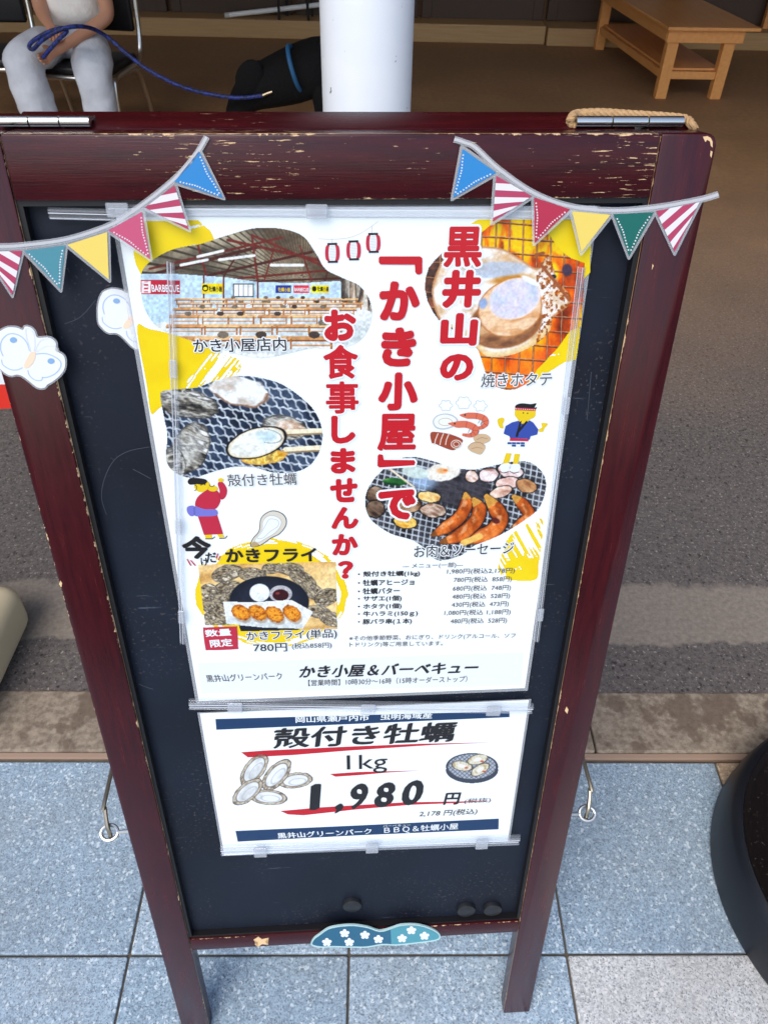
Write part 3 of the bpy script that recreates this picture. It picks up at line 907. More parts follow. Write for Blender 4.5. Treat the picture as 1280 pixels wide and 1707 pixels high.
# ------------------------------------------------------------------ clear plastic rails of the poster holders
def rail(a, b, wpx, dep, th, label, clips):
    """a, b ends in photograph points; a U-channel of clear plastic with little clip blocks"""
    A = Vector(on(*a, dep)); B = Vector(on(*b, dep)); mid = (A + B) / 2
    wm = (Vector(on(a[0], a[1] + wpx, dep)) - A).length if abs(a[0] - b[0]) > abs(a[1] - b[1]) else (Vector(on(a[0] + wpx, a[1], dep)) - A).length
    T = BT('poster_rail', (mid.x, dep, mid.y), label, 'poster rail', 'clear plastic rails holding the posters')
    e = (B - A).normalized(); n = Vector((-e.y, e.x)); Ln = (B - A).length
    M = Matrix(((e.x, 0, n.x, A.x), (0, 1, 0, dep), (e.y, 0, n.y, A.y), (0, 0, 0, 1)))
    c = MB(); c.box(0, Ln, 0, th, -wm / 2, wm / 2, .0006, 0, M, 1)
    c.box(0, Ln, -.0016, -.0002, wm * .18, wm * .36, .0004, 0, M, 1); c.box(0, Ln, -.0016, -.0002, -wm * .36, -wm * .22, .0004, 0, M, 1)
    T.part(c, 'channel', clear)
    c = MB(); c.box(0, Ln, -.0004, -.0001, wm * .02, wm * .08, 0, 0, M); c.box(0, Ln, th + .0001, th + .0004, -wm * .48, -wm * .40, 0, 0, M)
    T.part(c, 'groove', pmat('groove_grey', rgb(214, 218, 224), .3))
    for t in clips:
        c = MB(); c.box(Ln * t - .009, Ln * t + .009, -.0045, -.0018, -wm * .50, wm * .50, .0008, 0, M, 1); T.part(c, 'clip', clear_mat('clip_plastic', (.88, .90, .93), .25, .08))
# ================================================================== POSTERS
K_BLACK = pmat('black_ink', rgb(28, 26, 28), .35); K_GREY = pmat('dark_grey_ink', rgb(78, 74, 74), .35)
K_RED = pmat('red_ink', rgb(184, 20, 34), .35); K_WHITE = pmat('white_ink', rgb(222, 228, 231), .3); K_NAVY = pmat('navy_ink', rgb(18, 52, 90), .35)
m_paper = pmat('poster_paper', rgb(230, 236, 239), .28)
N = NT(m_paper); N.color(N.mix(N.noise(3, 2), rgb(228, 235, 238), rgb(232, 238, 240)))
D0 = .0095
pu, pv = on(590, 760, D0)
PO = BT('menu_poster', (pu, D0, pv), 'large white laminated poster with red vertical lettering and food photographs', 'poster')
corner = [(189, 345), (997, 345), (879, 1157), (322, 1168)]
q = [on(x, y, D0) for x, y in corner]
uL, uR = (q[0][0] + q[3][0]) / 2, (q[1][0] + q[2][0]) / 2
vT, vB = (q[0][1] + q[1][1]) / 2, (q[2][1] + q[3][1]) / 2
mb = MB(); mb.box(uL, uR, D0, D0 + .0008, vB, vT); PO.part(mb, 'laminate', lam)
mb = MB(); mb.box(uL + .004, uR - .004, D0 - .0002, D0 - .00005, vB + .005, vT); PO.part(mb, 'sheet', m_paper)
D1, D2, D3, D4, D5 = D0 - .0004, D0 - .0006, D0 - .0008, D0 - .0010, D0 - .0012

def yellow_paint(seed, ang, thr, core=None):
    def f(X, Y):
        c = Cv(X, Y, (255, 226, 12))
        a = math.radians(ang); s = X * math.cos(a) + Y * math.sin(a); t = -X * math.sin(a) + Y * math.cos(a)
        n = fbm(s / 60, t / 3.2, seed, 4)
        al = np.where(n > thr, 1, 0)
        if core is not None: al = np.maximum(al, core(X, Y))
        c.put(ss(.4, .8, fbm(X / 40, Y / 40, seed + 3)) * .5, (250, 210, 0))
        return c, al
    return f
def band_core(pts, w):
    return lambda X, Y: (polyline(X, Y, pts)[0] < w + 5 * (fbm(X / 9, Y / 9, 5) - .5)).astype(float)
# yellow brush strokes
picture(PO, 'brush_stroke', [(238, 368), (330, 366), (352, 385), (362, 408), (330, 425), (280, 432), (240, 470), (226, 440), (222, 420)], D1,
        yellow_paint(1, -12, .30, lambda X, Y: (X < 315 + 20 * (fbm(X / 30, Y / 5, 3) - .5)).astype(float)), 1.2)
picture(PO, 'brush_stroke', sm2([(228, 545), (250, 548), (300, 560), (360, 585), (400, 600), (395, 625), (350, 650), (300, 660), (268, 680), (252, 690), (244, 640)], 4, True), D1,
        yellow_paint(2, 128, .40, lambda X, Y: (X + .3 * Y < 505 + 40 * (fbm(X / 30, Y / 30, 8) - .5)).astype(float)), 1.2)
picture(PO, 'brush_stroke', [(795, 366), (905, 366), (968, 366), (985, 380), (984, 455), (968, 470), (966, 560), (960, 600), (940, 605), (885, 640), (860, 635), (840, 420), (790, 400), (772, 380)], D1,
        yellow_paint(4, -8, .22, lambda X, Y: (Y < 590).astype(float)), 1.2)
picture(PO, 'brush_stroke', sm2([(905, 868), (880, 872), (852, 890), (838, 915), (832, 960), (890, 968), (898, 940)], 5, True), D1,
        yellow_paint(6, 60, .47, lambda X, Y: ((Y > 930) & (X > 842)).astype(float) * (fbm(X / 40, Y / 4, 4) > .3)), 1.0)
picture(PO, 'brush_stroke', [(452 + 132 * math.cos(t), 990 + 98 * math.sin(t)) for t in np.arange(0, 6.28, .15)], D1,
        lambda X, Y: (Cv(X, Y, (255, 222, 10)), ((ell(X, Y, 452, 990, 127, 92, 0) + .10 * (fbm(X / 20, Y / 20, 9) - .5) < 1) & ~((ell(X, Y, 452, 990, 110, 80) > 1) & (fbm(np.arctan2(Y - 990, X - 452) * 3, ell(X, Y, 452, 990, 127, 92) * 40, 3, 3) < .42))).astype(float)), 1.2)

def mesh_wires(c, X, Y, ang1, p1, ang2, p2, w, col, wob=0, seed=0):
    for an, p in ((ang1, p1), (ang2, p2)):
        a = math.radians(an); t = -X * math.sin(a) + Y * math.cos(a); s = X * math.cos(a) + Y * math.sin(a)
        t = t + wob * np.sin(s * 2 * math.pi / 13) + 3 * (fbm(X / 50, Y / 50, seed) - .5)
        d = np.abs((t / p) % 1 - .5) * p
        c.put((1 - ss(w * .5, w, d)) * (.6 + .4 * vn(s / 6, t / 30, seed)), col)
def tones(c, m, X, Y, cols, sc, seed=0, ang=0, st=1.0):
    a = math.radians(ang); s = (X * math.cos(a) + Y * math.sin(a)) / (sc * st); t = (-X * math.sin(a) + Y * math.cos(a)) / sc
    n = np.clip((fbm(s, t, seed, 5) - .25) / .5, 0, .999) * (len(cols) - 1)
    i = n.astype(int); f = (n - i)[..., None]; C = np.array(cols, float)
    col = C[i] * (1 - f) + C[np.minimum(i + 1, len(cols) - 1)] * f
    m = np.asarray(m, float)[..., None]; c.c = c.c * (1 - m) + col * m

# ---- A: inside of the hall
def paint_hall(X, Y):
    c = Cv(X, Y, (196, 216, 226))
    wt = np.interp(X, [230, 300, 375, 430, 500, 570, 600], [456, 457, 462, 470, 472, 468, 458])    # top of the walls
    # ceiling with ribs running to the far end
    vx, vy = 505, 476
    r = np.arctan2(Y - vy, X - vx)
    rib = np.abs((r * 16) % 1 - .5)
    cc = Cv(X, Y, (120, 112, 98)); tones(cc, np.ones(X.shape), X, Y, [(86, 80, 70), (150, 142, 124), (176, 170, 150)], 26, 3, 12, 3)
    cc.put(ss(.30, .42, rib), (66, 58, 50))
    cc.put((X > 440) * .35, (92, 72, 54))
    for k, (a, b, w) in enumerate([((236, 462), (430, 412), 3), ((250, 448), (470, 396), 2.2), ((380, 400), (560, 440), 2.6), ((300, 470), (520, 420), 2.4), ((420, 392), (600, 470), 2.2), ((330, 470), (600, 446), 2), ((400, 470), (620, 462), 1.8), ((330, 408), (345, 462), 2), ((420, 392), (430, 470), 2), ((396, 424), (370, 466), 1.6), ((460, 405), (440, 470), 1.4), ((500, 410), (520, 470), 1.5), ((550, 440), (540, 474), 1.4)]):
        d, _ = seg(X, Y, a, b); cc.put(1 - ss(w * .6, w * 1.2, d), (104, 44, 40) if k % 3 else (72, 36, 34))
    for a, b in (((302, 442), (346, 433)), ((366, 433), (424, 426)), ((330, 428), (372, 418)), ((452, 442), (505, 442))):
        d, _ = seg(X, Y, a, b); cc.put(1 - ss(1.6, 3, d), (232, 236, 236))
    m = (Y < wt).astype(float); c.c = c.c * (1 - m[..., None]) + cc.c * m[..., None]
    c.put((Y >= wt) * (X < 430) * ss(0, 1, fbm(X / 25, Y / 25, 3)) * .6, (170, 200, 222))
    c.put(((Y >= wt) & (X >= 430) & (X < 570) & (Y < 496)), (190, 212, 228))
    for a in (340, 373, 430): c.put(np.abs(X - a) < 1.2 * (Y > wt) * (Y < 520), (110, 60, 56))
    # window
    c.put(((X > 388) & (X < 424) & (Y > 472) & (Y < 495)), (70, 74, 78)); c.put(((X > 390) & (X < 422) & (Y > 474) & (Y < 493) & (np.abs(((X - 390) % 8) - 4) < 3.2)), (240, 246, 248))
    # right wall of posts
    m = ((X > 568 + (Y - 470) * .03) & (Y > 455)); tones(c, m, X, Y, [(70, 60, 56), (190, 184, 170), (60, 54, 52), (160, 140, 120), (214, 210, 200)], 9, 8, 90, 8)
    # floor
    fl = Y > np.interp(X, [230, 300, 430, 560, 620], [545, 532, 500, 500, 520])
    c.put(fl, (212, 218, 218)); tones(c, fl * .5, X, Y, [(176, 190, 196), (236, 238, 234)], 14, 11, 0, 4)
    rs = np.random.RandomState(5)
    # rows of tables
    for yy, n, sc in ((499, 12, .36), (506, 10, .45), (515, 8, .6), (527, 6, .8), (543, 5, 1.1), (564, 4, 1.5)):
        for k in range(n):
            cx = 300 + (k + .5) * (300 / n) + rs.uniform(-8, 8) - (yy - 500) * .6; L = 22 * sc + 9; h = 2.2 + 2.4 * sc
            if yy > 530 and cx < 262: continue
            tb = (np.abs(X - cx + (Y - yy) * .5) < L) & (np.abs(Y - yy) < h * .55)
            c.put(tb, (222, 186, 140) if k % 3 else (196, 150, 104))
            c.put((np.abs(X - cx) < L) & (Y > yy + h * .5) & (Y < yy + h * .9), (140, 92, 58))
            for s_ in (-.8, .8):
                c.put((np.abs(X - cx - s_ * L) < .8 + sc * .6) & (Y > yy) & (Y < yy + h * 3.2), (158, 108, 66))
            c.put((np.abs(X - cx) < L * .8) & (np.abs(Y - yy - h * 2) < .8 + .4 * sc), (188, 146, 104))
            if rs.rand() < .6: c.put(ell(X, Y, cx + rs.uniform(-8, 8), yy - h, 5 * sc + 2, 3 * sc + 1.4) < 1, (120, 112, 100) if rs.rand() < .5 else (74, 66, 62))
    # banners
    c.put((X > 233) & (X < 301) & (Y > 466 + (X - 233) * .02) & (Y < 490), (172, 44, 66)); c.put((X > 236) & (X < 252) & (Y > 468) & (Y < 488), (236, 226, 228)); c.put((X > 240) & (X < 248) & (np.abs((Y - 478) % 6 - 3) < 1.6) & (Y > 469) & (Y < 487), (172, 44, 66))
    c.put((X > 336) & (X < 372) & (Y > 472) & (Y < 489), (246, 208, 20)); c.put((ell(X, Y, 342.5, 480, 5.5, 6) < 1), (24, 22, 22)); c.put((ell(X, Y, 342.5, 481, 3, 3) < 1), (246, 208, 20))
    c.put((X > 459) & (X < 486) & (Y > 475) & (Y < 488), (40, 60, 140)); c.put((X > 489) & (X < 516) & (Y > 475) & (Y < 488), (200, 60, 80)); c.put((X > 518) & (X < 549) & (Y > 475) & (Y < 488), (246, 214, 24)); c.put(ell(X, Y, 524, 481.5, 4, 4.6) < 1, (26, 24, 22))
    c.mul(.82 + .36 * fbm(X / 4, Y / 4, 21, 3))
    return c
A_out = sm2([(234, 470), (240, 446), (262, 428), (292, 414), (335, 406), (378, 392), (425, 380), (470, 381), (505, 393), (527, 422), (543, 448), (572, 463), (602, 478), (619, 508), (617, 542), (598, 570), (562, 582), (520, 581), (480, 590), (440, 597), (400, 592), (350, 577), (300, 562), (262, 545), (240, 512)], 6, True)
picture(PO, 'printed_photo', A_out, D2, paint_hall, 1.0)

# ---- B: oysters on a wire grill
def oyster_shell(c, X, Y, cx, cy, rx, ry, ang, seed, light=0):
    e = ell(X, Y, cx, cy, rx, ry, ang) + .22 * (fbm(X / 14, Y / 14, seed) - .5)
    m = 1 - ss(.96, 1.02, e)
    tones(c, m, X, Y, [(44, 44, 46), (120, 116, 108), (206, 206, 198), (92, 90, 88), (232, 234, 230)], 8, seed, ang, 3.2)
    c.put(m * ss(.85, 1.0, e) * .7, (40, 38, 38))
    if light: c.put(m * (1 - ss(.4, .8, e)) * light, (222, 226, 224))
def paint_oyster(X, Y):
    c = Cv(X, Y, (40, 50, 66)); tones(c, np.ones(X.shape) * .7, X, Y, [(20, 26, 38), (56, 70, 92), (92, 106, 126)], 30, 2)
    mesh_wires(c, X, Y, 8, 15, 62, 14, 1.9, (206, 214, 220), .9, 4)
    oyster_shell(c, X, Y, 310, 672, 58, 24, 12, 11)
    e = ell(X, Y, 400, 652, 52, 26, 12) + .25 * (fbm(X / 16, Y / 16, 5) - .5); m = 1 - ss(.9, 1.02, e)
    tones(c, m, X, Y, [(188, 176, 164), (232, 236, 236), (246, 248, 246)], 16, 6, 10, 2); c.put(m * ss(.80, .95, e) * (Y > 655), (120, 84, 62))
    oyster_shell(c, X, Y, 318, 748, 30, 46, 24, 14, .3)
    oyster_shell(c, X, Y, 292, 772, 18, 30, -10, 17)
    oyster_shell(c, X, Y, 476, 712, 38, 20, 14, 19, .5)
    tones(c, (1 - ss(.8, 1, ell(X, Y, 484, 712, 26, 12, 10))) * .6, X, Y, [(206, 150, 110), (240, 226, 214)], 8, 22)
    for a, b, w in (((464, 721), (545, 718), 5), ((476, 750), (545, 746), 5)):
        d, _ = seg(X, Y, a, b); c.put(1 - ss(w - 1, w, d), (236, 226, 200)); c.put((1 - ss(1, 2, np.abs(d - w + .5))) * (Y > a[1]), (150, 130, 100))
    e = ell(X, Y, 440, 762, 40, 13, -6) + .2 * (fbm(X / 9, Y / 9, 3) - .5); c.put(1 - ss(.9, 1, e), (206, 160, 84)); tones(c, (1 - ss(.7, .95, e)), X, Y, [(190, 140, 40), (236, 214, 130), (150, 120, 60)], 7, 31)
    e = ell(X, Y, 428, 738, 50, 24, -16) + .12 * (fbm(X / 20, Y / 20, 8) - .5); c.put(1 - ss(1.02, 1.08, e), (20, 18, 20)); c.put(1 - ss(.94, 1.0, e), (222, 214, 192))
    tones(c, 1 - ss(.80, .95, e), X, Y, [(206, 208, 200), (240, 244, 240), (196, 214, 214)], 22, 9, -16, 2)
    c.put((1 - ss(.5, 1.1, ell(X, Y, 444, 727, 22, 9, 10))) * .8, (184, 206, 214)); c.put((1 - ss(.5, 1, np.abs(ell(X, Y, 446, 727, 24, 11, 10) - 1) * 12)) * (X > 440) * .6, (110, 116, 116)); c.put((1 - ss(.3, 1, ell(X, Y, 408, 734, 16, 9, -10))) * .8, (250, 252, 248))
    c.mul(.88 + .24 * fbm(X / 4, Y / 4, 23, 3))
    return c
B_out = sm2([(267, 660), (273, 651), (299, 648), (329, 645), (359, 634), (394, 626), (433, 629), (472, 641), (507, 666), (528, 690), (538, 722), (532, 755), (513, 779), (483, 789), (454, 788), (424, 780), (388, 779), (353, 788), (323, 797), (299, 792), (282, 779), (276, 758), (279, 728), (274, 699)], 5, True)
picture(PO, 'printed_photo', B_out, D2, paint_oyster, 1.0)

# ---- C: grilled scallop
def paint_scallop(X, Y):
    c = Cv(X, Y, (190, 86, 28))
    tones(c, np.ones(X.shape), X, Y, [(110, 48, 26), (196, 84, 26), (244, 150, 20), (255, 206, 40)], 34, 12, 80, 1.8)
    c.put((1 - ss(740, 770, X)) * .95, (72, 54, 50)); tones(c, (1 - ss(735, 765, X)) * .8, X, Y, [(50, 40, 40), (96, 70, 62), (150, 92, 70)], 10, 7)
    c.put(ss(575, 590, Y) * (X > 850) * .6, (226, 108, 58))
    c.put((1 - ss(420, 445, Y)) * ss(.42, .6, fbm(X / 16, Y / 40, 77)) * (X > 800) * .9, (255, 200, 30)); c.put((1 - ss(.4, 1, ell(X, Y, 922, 455, 12, 26))) * .9, (255, 214, 40))
    mesh_wires(c, X, Y, 4, 25, 92, 23, 1.9, (92, 56, 44), 0, 5)
    mesh_wires(c, X, Y + 1.5, 4, 25, 92, 23, .8, (196, 150, 120), 0, 5)
    # shell
    sh = sm2([(722, 470), (745, 425), (790, 412), (835, 414), (868, 432), (895, 447), (912, 424), (922, 446), (930, 470), (950, 492), (946, 510), (922, 530), (915, 552), (890, 575), (850, 592), (812, 594), (790, 575), (765, 552), (735, 535), (722, 505)], 6, True)
    ins = inpoly(X, Y, sh).astype(float); d, _ = polyline(X, Y, sh + [sh[0]])
    c.put(ins, (232, 226, 218)); tones(c, ins, X, Y, [(206, 176, 140), (236, 230, 224), (246, 246, 246)], 24, 15)
    c.put(ins * (1 - ss(1, 5, d)) * .8, (176, 124, 84)); c.put(ins * (1 - ss(5, 14, d)) * (Y > 540) * .8, (226, 200, 150))
    c.put(ins * (ss(.55, .75, fbm(X / 8, Y / 8, 33)) * (X > 895)), (196, 120, 48))
    c.put(ins * (X > 893) * ss(.5, .62, fbm(X / 4, Y / 4, 34)) * .8, (132, 68, 24))
    c.put((1 - ss(.7, 1, ell(X, Y, 825, 450, 62, 16, -4))) * .8 * ins, (176, 190, 210)); c.put((1 - ss(.4, 1, ell(X, Y, 852, 466, 50, 10, -6))) * ins, (186, 134, 66))
    # broth
    c.put((1 - ss(.9, 1.0, ell(X, Y, 842, 538, 66, 44, -14))), (148, 98, 62)); tones(c, (1 - ss(.85, .98, ell(X, Y, 840, 540, 62, 42, -14))), X, Y, [(112, 78, 60), (164, 120, 86), (206, 170, 130)], 14, 41, -14, 3)
    e = ell(X, Y, 850, 514, 55, 46, -22) + .06 * (fbm(X / 18, Y / 18, 3) - .5)
    c.put(1 - ss(.98, 1.03, e), (176, 120, 76)); tones(c, 1 - ss(.93, 1.0, e), X, Y, [(206, 158, 112), (236, 206, 176), (214, 168, 124)], 12, 43, -10, 3)
    e2 = ell(X, Y, 857, 498, 46, 34, -20); c.put(1 - ss(.94, 1.02, e2), (232, 214, 200)); tones(c, 1 - ss(.84, 1, e2), X, Y, [(196, 206, 224), (214, 208, 222), (222, 226, 234)], 22, 45)
    c.put((1 - ss(.5, 1, ell(X, Y, 884, 468, 22, 6, 28))), (236, 246, 250)); c.put((1 - ss(.5, 1, ell(X, Y, 805, 506, 9, 12, 20))), (150, 170, 204))
    c.put((1 - ss(.7, 1, ell(X, Y, 922, 461, 6, 4))), (40, 46, 60)); c.put((1 - ss(.7, 1, ell(X, Y, 945, 450, 10, 12))) * .9, (66, 60, 84))
    for a, b in (((893, 425), (905, 422)), ((900, 440), (925, 470)), ((925, 470), (948, 500))):
        dd, _ = seg(X, Y, a, b); c.put((1 - ss(1.5, 4, dd)), (150, 92, 60))
    c.mul(.90 + .2 * fbm(X / 4, Y / 4, 24, 3))
    return c
C_out = [(707, 480), (709, 462), (714, 446), (725, 432), (740, 418), (765, 405), (790, 395), (806, 384), (820, 372), (832, 366), (905, 366), (912, 385), (925, 405), (938, 420), (952, 430), (975, 438), (972, 490), (968, 545), (950, 552), (930, 580), (895, 617), (886, 632), (875, 642), (860, 649), (845, 651), (825, 645), (808, 620), (797, 585), (785, 570), (770, 558), (735, 540), (722, 522), (712, 502)]
picture(PO, 'printed_photo', C_out, D2, paint_scallop, 1.0)

# ---- D: sausages and meat
def paint_sausage(X, Y):
    c = Cv(X, Y, (54, 56, 62)); tones(c, np.ones(X.shape) * .7, X, Y, [(26, 28, 32), (60, 62, 68), (96, 98, 104)], 20, 51)
    mesh_wires(c, X, Y, 14, 9.5, 98, 10, 1.5, (196, 202, 208), 0, 6)
    c.put((1 - ss(.8, 1.1, ell(X, Y, 765, 815, 56, 34, 0))) * .8, (44, 44, 50)); tones(c, (1 - ss(.7, 1.05, ell(X, Y, 765, 812, 56, 34))) * .7, X, Y, [(32, 32, 38), (84, 82, 88), (54, 52, 58)], 6, 53, 20, 3)
    # smoke and scallop
    c.put((1 - ss(.3, 1, ell(X, Y, 705, 800, 34, 26))) * .75, (170, 196, 226)); 
    e = ell(X, Y, 738, 787, 30, 15, -8); c.put(1 - ss(.9, 1.05, e + .2 * (fbm(X / 6, Y / 6, 2) - .5)), (230, 226, 216)); c.put((1 - ss(.4, .8, ell(X, Y, 737, 785, 16, 8))), (222, 176, 130)); c.put((1 - ss(.3, .7, ell(X, Y, 742, 784, 7, 4))), (206, 110, 50))
    e = ell(X, Y, 692, 787, 24, 11, 10); c.put((1 - ss(.8, 1.05, e)) * .9, (206, 220, 214))
    e = ell(X, Y, 658, 803, 22, 7, 3); tones(c, 1 - ss(.85, 1, e), X, Y, [(22, 60, 36), (54, 110, 58), (120, 160, 96)], 8, 55, 5, 3)
    d, _ = seg(X, Y, (650, 782), (690, 812)); c.put(1 - ss(1, 2, d), (226, 214, 190))
    for cx, cy, rx, ry, an, cols in ((628, 825, 17, 14, 0, [(60, 46, 38), (120, 98, 82), (170, 150, 130)]), (625, 848, 16, 14, 10, [(56, 44, 38), (112, 92, 78), (160, 140, 120)]), (680, 845, 24, 11, -8, [(84, 58, 40), (150, 118, 90), (196, 170, 140)]),
                                     (722, 851, 22, 12, 5, [(150, 112, 90), (214, 196, 180), (130, 100, 82)]), (715, 828, 19, 9, 5, [(196, 150, 90), (240, 216, 160), (222, 180, 110)]), (675, 870, 20, 11, 10, [(206, 150, 60), (244, 214, 130), (180, 120, 40)]),
                                     (786, 794, 11, 10, 20, [(160, 110, 80), (226, 206, 196), (240, 232, 228)]), (815, 792, 17, 12, -12, [(150, 112, 100), (226, 206, 204), (240, 230, 230)]), (850, 785, 22, 11, 12, [(196, 150, 140), (240, 224, 220), (214, 190, 190)]), (846, 805, 20, 10, -8, [(176, 120, 100), (236, 214, 206), (206, 170, 160)]), (834, 820, 20, 9, -20, [(150, 100, 80), (226, 196, 180), (240, 226, 216)]), (877, 810, 17, 11, 14, [(110, 74, 50), (176, 130, 92), (206, 170, 130)])):
        e = ell(X, Y, cx, cy, rx, ry, an) + .3 * (fbm(X / 8, Y / 8, int(cx)) - .5); m = 1 - ss(.92, 1.0, e)
        c.put(1 - ss(1.0, 1.16, e), (30, 28, 30)); tones(c, m, X, Y, cols, 7, int(cy), an + 20, 2.4)
    for pts, w in (([(776, 824), (777, 840), (766, 862), (742, 880), (720, 892)], 10.5), ([(790, 833), (799, 850), (790, 872), (765, 893), (735, 904)], 11.5), ([(811, 828), (826, 848), (834, 866), (820, 886), (798, 896), (780, 904)], 13), ([(856, 828), (872, 842), (882, 860), (868, 874), (850, 884)], 10)):
        P = sm2(pts, 6); d, T = polyline(X, Y, P)
        ww = w * np.clip(np.minimum(T * 3.2 + .35, (1 - T) * 3.0 + .25), .2, 1)
        q = d / ww; m = 1 - ss(.93, 1.0, q); c.put(1 - ss(1.0, 1.22, q), (26, 22, 22))
        sgn, _ = polyline(X + 2.6, Y + 3.2, P); hl = sgn / ww
        tones(c, m, X, Y, [(150, 74, 28), (198, 108, 50), (222, 140, 78)], 13, int(w * 7), 60, 2)
        c.put(m * ss(.55, 1, q) * .55, (120, 56, 26)); c.put(m * (1 - ss(.2, .55, hl)) * .45 * ss(.35, .6, fbm(X / 8, Y / 8, int(w))), (252, 222, 190))
        c.put(m * (T < .14) , (196, 150, 80)); c.put(m * (T > .9) * .8, (110, 74, 40))
    c.put((1 - ss(.6, 1, ell(X, Y, 826, 868, 9, 6, 20))) * .9, (78, 30, 32)); c.put((1 - ss(.5, 1, ell(X, Y, 868, 874, 6, 3, -20))) * .8, (90, 46, 30))
    d, _ = seg(X, Y, (772, 905), (800, 894)); c.put(1 - ss(4, 6, d), (226, 186, 110))
    c.mul(.86 + .28 * fbm(X / 4, Y / 4, 25, 3))
    return c
D_out = sm2([(608, 834), (614, 812), (634, 786), (665, 765), (690, 761), (721, 768), (757, 779), (791, 782), (825, 775), (867, 768), (892, 775), (908, 795), (909, 820), (898, 848), (878, 865), (847, 885), (819, 899), (791, 910), (769, 926), (735, 935), (718, 928), (705, 913), (684, 900), (651, 890), (622, 871), (611, 854)], 5, True)
picture(PO, 'printed_photo', D_out, D2, paint_sausage, 1.0)

# ---- E: plate of fried oysters
def paint_fry(X, Y):
    c = Cv(X, Y, (214, 180, 120)); tones(c, np.ones(X.shape), X, Y, [(190, 150, 92), (222, 190, 134), (236, 210, 160)], 16, 61, -12, 6)
    for k, (cx, cy, rx, ry, an) in enumerate(((378, 956, 26, 14, -15), (372, 988, 34, 17, -25), (356, 1010, 24, 14, 20), (362, 1034, 26, 14, 10), (420, 958, 24, 12, 8), (482, 948, 26, 11, 5), (505, 965, 24, 12, 25), (520, 985, 26, 13, 30), (545, 996, 22, 14, -20), (530, 1020, 22, 11, 10), (552, 1032, 20, 12, 20), (400, 1045, 26, 9, 5), (348, 985, 14, 12, 0), (452, 948, 16, 9, 0))):
        oyster_shell(c, X, Y, cx, cy, rx, ry, an, 70 + k, .0)
        tones(c, (1 - ss(.85, 1.05, ell(X, Y, cx, cy, rx, ry, an))) * .75, X, Y, [(50, 40, 34), (196, 180, 146), (70, 58, 48), (236, 226, 200)], 3.4, 90 + k, an + 15, 2.5)
    e = ell(X, Y, 449, 1002, 67, 42, 2); c.put(1 - ss(.97, 1.01, e), (28, 32, 44)); c.put((1 - ss(.6, .97, e)) * .4, (54, 60, 76))
    c.put((ell(X, Y, 440, 1050, 60, 10) < 1), (30, 34, 46))
    c.put(1 - ss(.95, 1.02, ell(X, Y, 433, 988, 17, 15)), (226, 232, 234)); c.put(1 - ss(.8, 1, ell(X, Y, 436, 982, 12, 7)), (244, 248, 248))
    c.put(1 - ss(.95, 1.05, ell(X, Y, 468, 990, 19, 14)), (196, 196, 198)); c.put((1 - ss(.9, 1, ell(X, Y, 468, 990, 19, 14))) * (np.abs((np.arctan2(Y - 990, X - 468) * 6) % 1 - .5) < .25) * .6, (120, 116, 120)); c.put(1 - ss(.9, 1.02, ell(X, Y, 468, 992, 14, 10)), (58, 16, 24)); c.put(1 - ss(.5, 1, ell(X, Y, 463, 989, 5, 3)), (120, 60, 60))
    c.put(inpoly(X, Y, [(372, 1003), (420, 1004), (486, 1000), (522, 1020), (505, 1048), (440, 1046), (378, 1040)]), (226, 230, 228)); c.put(inpoly(X, Y, [(378, 1030), (505, 1040), (503, 1048), (440, 1046), (380, 1040)]) * .6, (196, 204, 206))
    for cx, cy, an in ((402, 1021, 28), (430, 1021, 30), (458, 1024, 32), (487, 1022, 36)):
        c.put((1 - ss(.8, 1.05, ell(X, Y, cx + 2, cy + 5, 18, 12, an))) * .6, (150, 130, 110))
        e = ell(X, Y, cx, cy, 17, 12, an) + .22 * (fbm(X / 4, Y / 4, int(cx)) - .5); m = 1 - ss(.95, 1.02, e)
        tones(c, m, X, Y, [(140, 76, 16), (206, 130, 34), (236, 172, 72), (176, 100, 24)], 4, int(cx)); c.put(m * ss(.6, 1, e) * .45, (120, 62, 14))
    c.mul(.86 + .28 * fbm(X / 3.5, Y / 3.5, 26, 3))
    return c
picture(PO, 'printed_photo', [(330, 941), (560, 936), (562.5, 1048.5), (401, 1053), (398, 1042), (342, 1043)], D2, paint_fry, .9)

# ---- little drawings
z6 = lambda P: [(240 + x / 3.368, 580 + y / 3.368) for x, y in P]
z7 = lambda P: [(600 + x / 3.556, 640 + y / 3.556) for x, y in P]
z8 = lambda P: [(280 + x / 3.765, 840 + y / 3.765) for x, y in P]
z4 = lambda P: [(500 + x / 4.923, 360 + y / 4.923) for x, y in P]
def circ(cx, cy, rx, ry, a0=0, a1=2 * math.pi, n=24): return [(cx + rx * math.cos(a0 + (a1 - a0) * k / n), cy + ry * math.sin(a0 + (a1 - a0) * k / n)) for k in range(n)]
IK = lambda n, r, g, b: pmat(n, rgb(r, g, b, .74), .35)
yel = IK('yellow_ink', 250, 216, 30); blk = K_BLACK; crim = IK('crimson_ink', 206, 44, 72); lav = IK('lavender_ink', 128, 128, 220); hap = IK('happi_blue_ink', 58, 84, 176)
mats_fig = [yel, blk, crim, lav, hap, K_WHITE, IK('checker_blue_ink', 40, 80, 150)]
